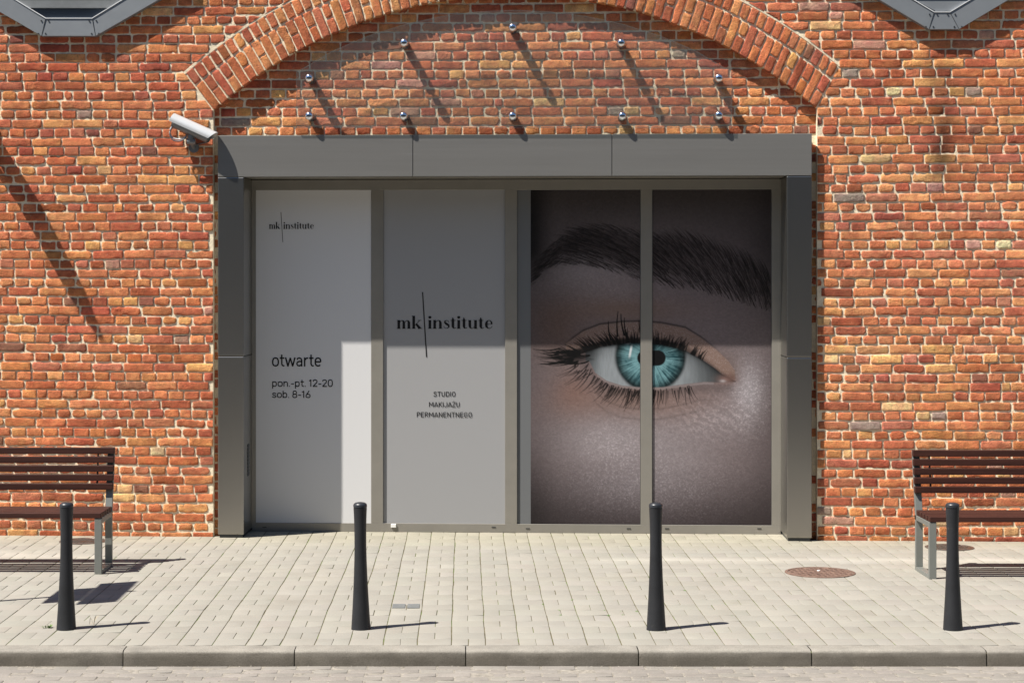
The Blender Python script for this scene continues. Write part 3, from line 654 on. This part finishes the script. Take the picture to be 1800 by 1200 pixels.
for k in range(44):
    x = R2.uniform(975, 1040); y = R2.uniform(612, 640); g_ = math.radians(R2.uniform(172, 212)); ln = R2.uniform(22, 48)
    stroke([(x, y), (x-ln*.5, y+R2.uniform(2, 9)), (x-ln, y+math.sin(g_)*ln*.45+3)], 1.2, .2, .85)
for (a_, b_, c_, d_) in ((1086,592,1087,549),(1098,590,1092,553),(1102,592,1098,560),(1074,598,1070,566),(1128,592,1124,564)): stroke([(a_,b_),((a_+c_)/2-3,(b_+d_)/2),(c_,d_)], 1.6, .5, .97)
for k in range(120):                                            # lower lashes
    x = R2.uniform(1012, 1216); y = float(curve(LL, x))+R2.uniform(3, 9); t = (x-1012)/204
    if x < 1040: y = 645+R2.uniform(-6, 14)
    g_ = math.radians(150-t*78+R2.uniform(-16, 16)); ln = R2.uniform(16, 42)*(1.05-.3*t)
    ex, ey = x+math.cos(g_)*ln, y+math.sin(g_)*ln; stroke([(x, y), (x+(ex-x)*.3, y+(ey-y)*.6), (ex, ey)], .8, .2, .85, (24,18,18))
vg = np.hypot((uu-1150)/235, (vv-690)/300); img = img*(1-.52*sm(vg, .45, 1.25))[...,None]
img = img*np.array([.98,.99,1.0]); img = np.clip(img*.65, .002, .9)
def eyemesh(u0, u1, pane, y):
    us = np.arange(u0, u1+.01, 1.0); vs = np.arange(V0+1, 921.5, 1.0)
    UU, VV = np.meshgrid(us, vs); xa, xb = gx(u0), gx(u1)
    X = xa+(UU-u0)/(u1-u0)*(xb-xa); Z = ztop-.002-(VV-V0-1)/(VV.max()-V0-1)*(ztop-zbm-.004)
    C_ = img[np.clip((VV-V0).astype(int), 0, CHh-1), np.clip((UU-U0).astype(int), 0, CW-1)]
    n, m = UU.shape; I = np.arange(n*m).reshape(n, m); q = np.stack([I[:-1,:-1], I[1:,:-1], I[1:,1:], I[:-1,1:]], -1).reshape(-1, 4)
    return npmesh('photo_print', np.stack([X, X*0+y, Z], -1).reshape(-1, 3), q, [M['print']], cols=C_.reshape(-1, 3), smooth=False, parent=pane, frame=MW)
eyemesh(933, 1125, panes[2], PY[2]-.002)
eyemesh(1147, 1355, panes[3], PY[3]-.002)

# ------------------------------------------------------------------ clear glass board on chrome standoffs in the arch
GB = -.092
bd = empty('glass_board', (W(901,0,GB)[0], GB, W(901,225,GB)[1]), MW, label='clear glass board on chrome standoffs in front of the recessed brickwork', cat='glass board')
pts = [(521,225),(521,127)]
for k in range(13):
    u = 521+(1287-521)*k/12; pts.append((u, 127-(1-((u-904)/383)**2)**.9*109)) if 0 < k < 12 else None
pts = [p_ for p_ in pts if p_]+[(1287,127),(1287,225)]
poly = [W(a, b_, GB) for a, b_ in pts]
MB().prism(poly, GB, GB+.012).build('glass_sheet', M['glass'], bd)
inn = [((x-W(904,0,GB)[0])*.9985+W(904,0,GB)[0], zz+(-.003 if k not in (0, len(poly)-1) else .003)) for k, (x, zz) in enumerate(poly)]
MB().ring(poly, inn, GB-.0004, GB+.0124).build('sheet_edge', M['glassedge'], bd)
pins = [(543,137),(710,75),(901,48),(1092,75),(1264,137),(543,203.5),(709,203.5),(901,203.5),(1094,203.5),(1264,202.5)]
first = None
for (u, v_) in pins:
    x, z = W(u, v_, GB-.02)
    if first is None:
        first = empty('standoff', (0,0,0)); first.parent = bd; first.matrix_world = ID; ORG[first] = Vector((0,0,0))
        bpy.data.objects.remove(first); first = MB()
        first.revolve([(.004,-.036),(.017,-.034),(.028,-.027),(.034,-.015),(.036,-.002),(.036,0)], (0,0,0), 'Y', 28)
        me = bpy.data.meshes.new('standoff')
        cap = first
        body = MB().revolve([(.034,TD-GB+.004),(.034,.045),(.030,.041)], (0,0,0), 'Y', 24).revolve([(.009,.05),(.009,.012)], (0,0,0), 'Y', 14).revolve([(.026,.013),(.026,.024),(.010,.026)], (0,0,0), 'Y', 24)
        o = cap.build('standoff', M['chrome'], None, smooth=True); o.parent = bd; o.matrix_world = ID
        rd = body.build('rod', M['darkmetal'], None, smooth=True); rd.parent = o
        proto_pin = (o, rd)
        o.matrix_parent_inverse = ID; o.location = (x-ORG[bd].x, 0, z-ORG[bd].z); o.rotation_euler = (0,0,0)
    else:
        o = proto_pin[0].copy(); COL.objects.link(o); o.parent = bd; o.matrix_parent_inverse = ID; o.location = (x-ORG[bd].x, 0, z-ORG[bd].z)
        r_ = proto_pin[1].copy(); COL.objects.link(r_); r_.parent = o; r_.matrix_parent_inverse = ID

# ------------------------------------------------------------------ security camera beside the arch foot
def WV(u, v, d): x, z = W(u, v, d); return Vector((x, d, z))
a = WV(307, 213, -.088); e = WV(372, 242, -.112); ax = (e-a).normalized(); Ln = (e-a).length
cc = empty('security_camera', tuple(WV(346, 262, 0)), MW, label='white tubular security camera on a bracket left of the steel surround', cat='security camera')
side = ax.cross(Vector((0,0,1))).normalized(); upv = side.cross(ax).normalized()
def lp(t, s, u_): return tuple(a+ax*t+side*s+upv*u_)
def shell(m, a0, a1, r, t0, t1, th=.004, n=18, slope=0, flat=1):
    R0 = []; 
    for (t_, rr) in ((t0, r), (t1, r), (t1, r-th), (t0, r-th)):
        for k in range(n+1):
            g_ = a0+(a1-a0)*k/n; sl = slope*(1-math.sin(g_)) if t_ == t1 else 0
            R0.append(lp(t_-sl, rr*math.cos(g_), rr*math.sin(g_)*flat))
    n1 = n+1; f_ = []
    for j in range(4):
        for k in range(n): p_ = j*n1; q_ = ((j+1)%4)*n1; f_.append((p_+k, p_+k+1, q_+k+1, q_+k))
    f_.append((0, n1, 2*n1, 3*n1)); f_.append((n, 3*n1+n, 2*n1+n, n1+n))
    m.add(R0, f_)
b = MB(); shell(b, -.25, PI+.25, .070, -.025, Ln+.03, slope=.03, flat=.85); b.build('sun_shield', M['white_metal'], cc, smooth=True)
b = MB(); b.tube([lp(-.005,0,-.006), lp(Ln-.02,0,-.006)], .050, 24); b.build('housing', M['undermetal'], cc, smooth=True)
b = MB(); b.tube([lp(Ln-.022,0,-.006), lp(Ln-.012,0,-.006)], .043, 24); b.build('lens_window', M['winglass'], cc, smooth=True)
b = MB(); P0 = lp(Ln*.5, 0, -.05); b.tube([P0, tuple(Vector(P0)-Vector((-.005,0,.05)))], .028, 16); kn = Vector(P0)-Vector((-.005,0,.055))
b.tube([kn+Vector((-.035,0,0)), kn+Vector((.035,0,0))], .024, 16)
b.build('swivel', M['undermetal'], cc, smooth=True)
b = MB(); b.tube([kn, kn+Vector((0,.06,-.02)), Vector((kn.x+.005, -.004, kn.z-.045))], .018, 14); b.tube([Vector((kn.x+.005,-.016,kn.z-.045)), Vector((kn.x+.005,0,kn.z-.045))], .042, 20)
b.build('wall_bracket', M['undermetal'], cc, smooth=True)
for k, off in enumerate((0, .017)):
    st = Vector(lp(.0+off*.5, off, -.045)); en = Vector(lp(Ln*.42, off*.5, -.058))
    pts_ = []
    for t in np.linspace(0, 1, 16):
        p_ = st*(1-t)+en*t; s_ = math.sin(PI*t)**.7; p_ = p_+Vector((-.05*s_*(1-t)*1.6, -.012, -.070*s_*(1+off*14))); pts_.append(p_)
    MB().tube(pts_, .0062, 8).build('cable', M['cable'] if k else M['white_metal'], cc, smooth=True)
# thin hanging cable
pts_ = [kn+Vector((.0,.05,-.02)), Vector((kn.x+.03,-.02,kn.z-.02)), Vector((kn.x+.13,-.012,kn.z+.005))]
MB().tube(pts_, .005, 8).build('cable', M['cable'], cc, smooth=True)

# ------------------------------------------------------------------ bracket at the left edge of the view (its shadow lies across the bricks)
bk = empty('wall_bracket', tuple(WV(-6, 250, 0)), MW, label='grey steel wall bracket at the left edge of the brick wall', cat='bracket')
z0 = W(-4, 238, 0)[1]; x0 = W(-14, 238, 0)[0]; tip = Vector((x0-.015, -.53, z0-.01))
x0V = Vector((x0, 0, z0)); b = MB(); b.tube([x0V, x0V+(tip-x0V)*.35, x0V+(tip-x0V)*.8, tip], .03, 12, rs=[.040,.085,.068,.020]); b.build('arm', M['grey_paint'], bk, smooth=True)
b = MB(); b.tube([Vector((x0-.02,0,z0-.20)), tip*.55+Vector((x0,0,z0-.0))*.45], .026, 12); b.build('brace', M['grey_paint'], bk, smooth=True)
b = MB(); b.box(x0-.05, x0+.055, -.012, .001, z0-.28, z0+.06); b.build('wall_plate', M['grey_paint'], bk, bevel=.003)

# ------------------------------------------------------------------ ground: pavement, kerb, road
KY0, KY1 = 11.165, 11.315; RZ = -.092
def pavers(name, x_org, pw_, pd_, nx0, nx1, y0, nrows, z, m, mj, base, gapx, gapy, split=True, wob=.004, hvar=.0012, chamf=.004, jdepth=.005, cvar=.05, shift=False, sun_band=False, tiltv=.0011):
    V = []; Fc = []; C = []
    for i in range(nx0, nx1):
        for r in range(nrows):
            xa, xb = x_org+i*pw_, x_org+(i+1)*pw_
            if shift and r % 2: xa += pw_/2; xb += pw_/2
            ya, yb = y0+r*pd_, y0+(r+1)*pd_
            parts = [(xa, (xa+xb)/2), ((xa+xb)/2, xb)] if split and (i+r) % 2 == 0 else [(xa, xb)]
            for (p0, p1) in parts:
                gl = gapx/2 if abs(p0-xa) < 1e-6 else .0018; gr_ = gapx/2 if abs(p1-xb) < 1e-6 else .0018
                p0 += gl+rng.normal(0, .0007); p1 -= gr_+rng.normal(0, .0007); q0 = ya+gapy/2+rng.normal(0,.0005); q1 = yb-gapy/2+rng.normal(0,.0005)
                zz = z+rng.normal(0, hvar); tx, ty = rng.normal(0, tiltv, 2); b0 = len(V); col = base*(1+rng.normal(0, cvar))*(1+rng.normal(0, .005, 3))
                for (ins, dz) in ((0, -.03), (0, -chamf*.6), (chamf*.35, -chamf*.15), (chamf, 0)):
                    for (sx, sy) in ((0,0),(1,0),(1,1),(0,1)):
                        x_ = (p0+ins) if sx == 0 else (p1-ins); y_ = (q0+ins) if sy == 0 else (q1-ins)
                        V.append((x_, y_, zz+dz+(tx*(sx*2-1)+ty*(sy*2-1) if dz > -.02 else 0))); C.append(col)
                for k in range(3):
                    for j in range(4): Fc.append((b0+k*4+j, b0+k*4+(j+1)%4, b0+(k+1)*4+(j+1)%4, b0+(k+1)*4+j))
                Fc.append((b0+12, b0+13, b0+14, b0+15))
    V = np.array(V); x, y = V[:,0].copy(), V[:,1].copy()
    V[:,0] += wob*2*(vn(x*.9, y*1.5, 8)-.5)+wob*1.6*(vn(x*2.6, y*3.2, 9)-.5); V[:,1] += wob*1.5*(vn(x*1.4, y*1.2, 10)-.5)
    nv = len(V); xs0, xs1 = x_org+nx0*pw_, x_org+nx1*pw_; ys0, ys1 = y0, y0+nrows*pd_
    J = np.array([(xs0,ys0+.002,z-jdepth),(xs1,ys0+.002,z-jdepth),(xs1,ys1,z-jdepth),(xs0,ys1,z-jdepth)])
    C = np.array(C)
    if sun_band:                                    # strip of sunlight thrown back by windows, painted into the paver colour
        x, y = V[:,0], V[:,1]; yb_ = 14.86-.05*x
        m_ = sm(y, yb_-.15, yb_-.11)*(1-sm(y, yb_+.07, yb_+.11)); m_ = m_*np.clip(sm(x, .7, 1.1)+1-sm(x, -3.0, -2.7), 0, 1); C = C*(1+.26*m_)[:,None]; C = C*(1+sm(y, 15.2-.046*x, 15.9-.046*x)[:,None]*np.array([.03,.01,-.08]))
    o = npmesh(name, np.concatenate([V, J]), np.concatenate([np.array(Fc), np.array([[0,1,2,3]])+nv]), [m, mj],
           np.concatenate([np.zeros(len(Fc)), [1]]), np.concatenate([C, np.full((4,3), .3)]), smooth=False)
    return tag(o, kind='structure')
pavers('pavement', G(792.4, 1133.5)[0], .2004, .2, -44, 48, KY1+.002, 26, 0, M['paver'], M['joint'], np.array([.268,.254,.222]), .0058, .0008, chamf=.0022, cvar=.025, hvar=.0004, tiltv=.0005, jdepth=.0032, sun_band=True)
pavers('road', .03, .20, .10, -42, 44, KY0-.10*13, 13, RZ, M['roadpaver'], M['roadjoint'], np.array([.228,.208,.186]), .010, .012, split=False, shift=True, wob=.006, hvar=.0012, chamf=.007, jdepth=.0025, cvar=.045)
# kerb stones a metre long
b = MB(); jx = [G(u, 1140)[0] for u in (217.5, 518, 818.5, 1121.5, 1425, 1732)]
xs = [jx[0]-k for k in range(7, 0, -1)]+jx+[jx[-1]+k for k in range(1, 6)]
V = []; Fc = []
for k in range(len(xs)-1):
    xa, xb = xs[k]+.003, xs[k+1]-.003; n = 28; dzk = random.uniform(-.0015, .0015); dyk = random.uniform(-.002, .002)
    prof = [(KY1-.001, -.12), (KY1-.001, -.004), (KY1-.005, 0)]+[(KY1-.03, .0005), (KY1-.08, .0003), (KY0+.035, -.001)]+[(KY0+.020-.018*math.sin(t), -.021+.018*math.cos(t)) for t in np.linspace(.2, PI/2, 5)]+[(KY0, -.045), (KY0-.002, -.07), (KY0-.003, -.14)]
    for i in range(n+1):
        x = xa+(xb-xa)*i/n; e_ = min(i, n-i); ins = (.004 if e_ == 0 else 0)
        for j, (y, z) in enumerate(prof):
            nzv = float(vn(np.array(x*14.), np.array(j*1.7), 4)-.5)*.003
            V.append((x, y+dyk+(ins if j > 5 else 0)+nzv*(j > 3), z+dzk-(ins if j < len(prof)-3 else 0)+nzv*.4*(j > 2)))
    mP = len(prof); b0 = k*(n+1)*mP
    for i in range(n):
        for j in range(mP-1): Fc.append((b0+i*mP+j, b0+(i+1)*mP+j, b0+(i+1)*mP+j+1, b0+i*mP+j+1))
    for i in (0, n): c0 = len(V)
V = np.array(V); nv = len(V)
J = np.array([(-9,KY1-.003,-.03),(9,KY1-.003,-.03),(9,KY0+.03,-.03),(-9,KY0+.03,-.03),(-9,KY0+.012,-.14),(9,KY0+.012,-.14)])
FJ = np.array([(0,1,2,3),(3,2,5,4)])+nv
KV = np.concatenate([V, J]); kf = sm(-KV[:,2], .010, .030)*(.75+.5*vn(KV[:,0]*6, KV[:,2]*30, 15))     # darker on the upright face
KC = np.array([.25,.232,.202])[None]*(1-np.clip(kf, 0, 1)[:,None]*np.array([.50,.515,.54])[None])
kb = npmesh('kerb', np.concatenate([V, J]), np.concatenate([np.array(Fc)[:, ::-1], FJ]), [M['kerb'], M['joint']], np.concatenate([np.zeros(len(Fc)), [1, 1]]), KC, smooth=True); tag(kb, kind='structure')
# the wider ground
b = MB(); b.add([(-300,-300,RZ-.012),(300,-300,RZ-.012),(300,KY0-.004,RZ-.012),(-300,KY0-.004,RZ-.012)], [(0,1,2,3)])
b.add([(-300,-300,RZ-.004),(300,-300,RZ-.004),(300,KY0-1.29,RZ-.004),(-300,KY0-1.29,RZ-.004)], [(0,1,2,3)])
b.add([(-300,KY1,-.008),(300,KY1,-.008),(300,300,-.008),(-300,300,-.008)], [(0,1,2,3)])
o = b.build('ground', M['ground']); tag(o, kind='structure')
# grit and crumbs along the foot of the kerb and in the road joints
V = []; Fc = []
def grain(x, y, z, s):
    b0 = len(V)
    for k in range(5): a_ = k*2*PI/5+random.random(); V.append((x+s*math.cos(a_), y+s*math.sin(a_), z))
    V.append((x+random.uniform(-.3,.3)*s, y, z+s*random.uniform(.4, .8)))
    for k in range(5): Fc.append((b0+k, b0+(k+1)%5, b0+5))
for k in range(700):
    y = KY0-abs(random.gauss(0, .03))-.004 if k < 330 else random.uniform(KY0-.6, KY0); grain(random.uniform(-4, 5), y, RZ+.0005, random.uniform(.0015, .0055)*(1.5 if random.random() < .06 else 1))
for k in range(160):
    x = random.uniform(-4.2, 5); grain(x, WY-.046*x-.012-abs(random.gauss(0, .02)), .001, random.uniform(.002, .006))
me = bpy.data.meshes.new('grit'); me.from_pydata(V, [], Fc); me.materials.append(M['roadjoint']); o = link('grit', me); tag(o, label='pale sandy grit lying along the kerb and wall foot', cat='grit', kind='stuff')

# ------------------------------------------------------------------ manhole covers
def cover(u, v_, dia, m, label, rimm):
    x, y = G(u, v_); r = dia/2
    t = empty('manhole_cover', (x, y, 0), label=label, cat='manhole cover')
    MB().revolve([(r,-.02),(r,.0045),(r-.004,.006),(r-.022,.006),(r-.024,.003),(r-.024,-.02)], (x,y,0), n=56).build('rim', rimm, t, smooth=True)
    b = MB().revolve([(r-.028,-.02),(r-.028,.004),(r-.030,.005),(.0,.005)], (x,y,0), n=56)
    for i in range(-6, 7):
        for j in range(-6, 7):
            px_, py_ = i*r/7.5, j*r/7.5
            if math.hypot(px_, py_) < r-.045 and (i+j) % 2 == 0: b.box(x+px_-.009, x+px_+.009, y+py_-.009, y+py_+.009, .0045, .0085)
    b.build('lid', m, t, smooth=False)
    return t
c1 = cover(1441.5, 1006, .51, M['rust'], 'rusty reddish brown manhole cover in open pavement left of the right bench', M['rust'])
x, y = G(1439, 1004); MB().revolve([(.012,.005),(.012,.010),(.004,.012)], (x,y,0), n=14).build('bolt', M['capwhite'], c1, smooth=True)
cover(1669, 962, .385, M['iron'], 'grey iron manhole cover behind the legs of the right bench', M['iron'])
cover(146, 951, .385, M['iron'], 'grey iron manhole cover between the left bench and the wall', M['iron'])
# pale square paver repair plates
for (ua, ub) in ((689, 711.5), (715.5, 737)):
    xa, ya = G(ua, 1068.5); xb, _ = G(ub, 1068.5)
    pl = MB().box(xa, xb, ya, ya+.15, .0, .0045)
    tag(pl.build('metal_plate', M['hexsill'], bevel=.001), 'left of two small pale plates set flush mid pavement' if ua < 700 else 'right of two small pale plates set flush mid pavement', 'plate', 'pale plates set in the pavement')

# ------------------------------------------------------------------ bollards
def make_bollard():
    t = empty('bollard', (0,0,0), label='x', cat='bollard', group='charcoal bollards in a row along the kerb')
    pr = [(.0600,0),(.0590,.006),(.0562,.05),(.0512,.13),(.0462,.22),(.0415,.32),(.0380,.42),(.0362,.50),(.0362,.57),(.0372,.64),(.0390,.70),(.0412,.740)]
    MB().revolve([(.055,-.03)]+pr, n=40).build('post', M['bollard'], t, smooth=True)
    MB().revolve([(.0385,.738),(.0385,.743),(.0418,.745),(.0420,.758),(.0395,.765),(.030,.772),(.012,.7755),(.002,.776)], n=40).build('cap', M['bollardcap'], t, smooth=True)
    return t
B0 = make_bollard()
bl = [((116.5), 11.835, 'charcoal bollard in front of the left bench'), (634.5, 11.835, 'charcoal bollard before the white window film, left of the middle'),
      (1153.5, 11.815, 'charcoal bollard in front of the eye photograph'), (1675, 11.815, 'charcoal bollard in front of the right bench')]
for i, (u, Y, lab) in enumerate(bl):
    o = B0 if i == 0 else copy_tree(B0); o.location = ((u-819)/F*Y, Y, 0); o.rotation_euler = ((.004,-.006,.003,.005)[i], (.003,-.003,.006,-.002)[i], i*1.3); o['label'] = lab

# ------------------------------------------------------------------ benches
def make_bench(Lb=1.8):
    """end frame at x=0 and at x=Lb; front towards -y"""
    t = empty('park_bench', (0,0,0), label='x', cat='bench', group='slatted benches along the brick wall')
    D = .47; lw = .052; SHt = .405; lt = .012
    for k, x in enumerate((0, Lb-lw)):
        prof = []
        b = MB()
        b.box(x, x+lw, 0, .034, 0, SHt)                         # front leg
        b.box(x, x+lw, D-.06, D-.026, .028, SHt)                # back leg
        b.box(x, x+lw, .034, D-.026, 0, .028)                   # floor bar
        b.box(x, x+lw, .034, D-.026, SHt-.035, SHt)             # seat bearer
        # leaning back post
        y0_, z0_, y1_, z1_ = D-.06, SHt, D+.055, .868
        b.add([(x, y0_, z0_), (x+lw, y0_, z0_), (x+lw, y0_+.036, z0_), (x, y0_+.036, z0_), (x, y1_, z1_), (x+lw, y1_, z1_), (x+lw, y1_+.03, z1_), (x, y1_+.03, z1_)],
              [(0,1,5,4),(1,2,6,5),(2,3,7,6),(3,0,4,7),(0,3,2,1),(4,5,6,7)])
        b.build('end_frame', M['benchsteel'], t, bevel=.003)
    for k in range(5):
        ya = -.004+k*.0890; MB().box(.004, Lb-.004, ya, ya+.066, SHt+.001, SHt+.039).build('seat_slat', M['wood'], t, bevel=.004)
    for k in range(5):
        z = .876-.0235-k*.0655; tt = (z-SHt)/(.868-SHt); y = D-.06+tt*.115; zz = z
        s = MB(); s.box(-.004, Lb+.004, y-.040, y-.001, zz-.0235, zz+.0235); s.build('back_slat', M['wood'], t, bevel=.004)
    for x in (.115, Lb-.127):
        b = MB(); b.add([(x, D-.065+.055, .60), (x+.012, D-.01, .60), (x+.012, D+.0, .60), (x, D+.0, .60), (x, D+.045, .87), (x+.012, D+.045, .87), (x+.012, D+.055, .87), (x, D+.055, .87)],
              [(0,1,5,4),(1,2,6,5),(2,3,7,6),(3,0,4,7),(0,3,2,1),(4,5,6,7)]); b.build('back_strap', M['darkmetal'], t)
    return t
be = make_bench()
xr_, yr_ = G(1633.5, 1017.5); be.location = (xr_, yr_, 0); be['label'] = 'dark brown slatted bench on grey steel legs right of the shopfront'
be2 = copy_tree(be); xq, yq = G(180.5, 1009); Lb = 1.8
be2.location = (xq-Lb-.008, yq, 0); be2['label'] = 'dark brown slatted bench on grey steel legs left of the shopfront'

# ------------------------------------------------------------------ street sign just outside the view on the left (its shadow falls on the pavement)
hx, hy, hh = -2.375, 13.06, 2.55
bx_, by_ = hx-.587*hh, hy-.2286*hh
sg = empty('unseen_street_sign', (bx_, by_, 0), label='unseen grey street sign post with two plates standing left of the left bollard', cat='street sign')
MB().tube([(bx_,by_,0),(bx_,by_,hh+.22)], .022, 16).build('pole', M['grey_paint'], sg, smooth=True)
MB().box(bx_-.035, bx_-.023, by_-.44, by_+.44, hh-.21, hh+.21).build('sign_plate', M['sign_white'], sg, bevel=.002)
MB().box(bx_-.035, bx_-.023, by_-.27, by_+.27, hh-.62, hh-.23).build('sign_plate', M['sign_white'], sg, bevel=.002)

# ------------------------------------------------------------------ weeds and straws
def weed(u, v_, n, s, m, lab, name='weed', spread=1.0):
    x, y = G(u, v_); b = MB()
    for k in range(n):
        a_ = random.uniform(0, 2*PI); ln = s*random.uniform(.5, 1.1); tilt = random.uniform(.2, 1.1)*spread; w_ = ln*(.13 if m is M['weed'] else .03)
        bx, by = x+random.gauss(0, s*.35), y+random.gauss(0, s*.2); d = Vector((math.cos(a_)*math.sin(tilt), math.sin(a_)*math.sin(tilt), math.cos(tilt))); sd = Vector((-math.sin(a_), math.cos(a_), 0))*w_
        p0 = Vector((bx, by, .0)); p1 = p0+d*ln*.55; p2 = p0+d*ln+Vector((0,0,-ln*.25))
        b.add([p0-sd*.4, p0+sd*.4, p1+sd, p1-sd, p2], [(0,1,2,3),(3,2,4)])
    return tag(b.build(name, m), lab, name)
weed(83, 1103, 26, .035, M['weed'], 'small green weed growing left of the leftmost bollard')
weed(160, 1097, 5, .09, M['straw'], 'thin dry straws sprouting at the shadow right of the leftmost bollard', 'dry_grass', .6)
for i, (u, v_) in enumerate(((983, 1072), (1092, 1073), (1069, 1081), (1004, 1053), (1386, 1082))): pass
mo = MB()
for (u, v_, s_) in ((983.5,1071.5,.012),(985.5,1080,.010),(1092,1074,.009),(1095,1080,.009),(1118.8,1073.5,.011),(1069.5,1081,.013),(1063,1072,.009),(1005.5,1053.8,.011),(1052.5,1040,.009),(954,1061,.008),(1204,1037,.011),(970.5,955,.008),(1475,1007,.02),(1288,1082,.008),(1474,1080,.009)):
    for k in range(9):
        x, y = G(u, v_); x += random.gauss(0, s_*.35); y += random.gauss(0, s_*1.2); mo.revolve([(s_*.30,.0),(s_*.25,s_*.14),(s_*.08,s_*.22)], (x,y,-.001), n=7)
tag(mo.build('moss', M['weed']), 'little tufts of green moss in the pavement joints', 'moss', kind='stuff')

# ------------------------------------------------------------------ unseen building added behind the viewpoint to block sky light and darken steel reflections
ob = empty('sky_blocking_building', (0,-11,0), label='unseen long dark building across the street, added to block sky light', cat='building')
b = MB(); b.box(-60, 60, -22, -11, RZ, 13); b.build('wall', M['plaster'], ob)
b = MB(); b.box(-60.4, 60.4, -22.4, -10.6, 13, 13.4); b.build('roof', M['hexsteel'], ob)
wn = None
for k in range(14):
    for zz in (1.1, 5.2, 9.3): MB().box(-52+k*8-1.2, -52+k*8+1.2, -11.03, -10.97, zz, zz+2.4).build('window', M['winglass'], ob)
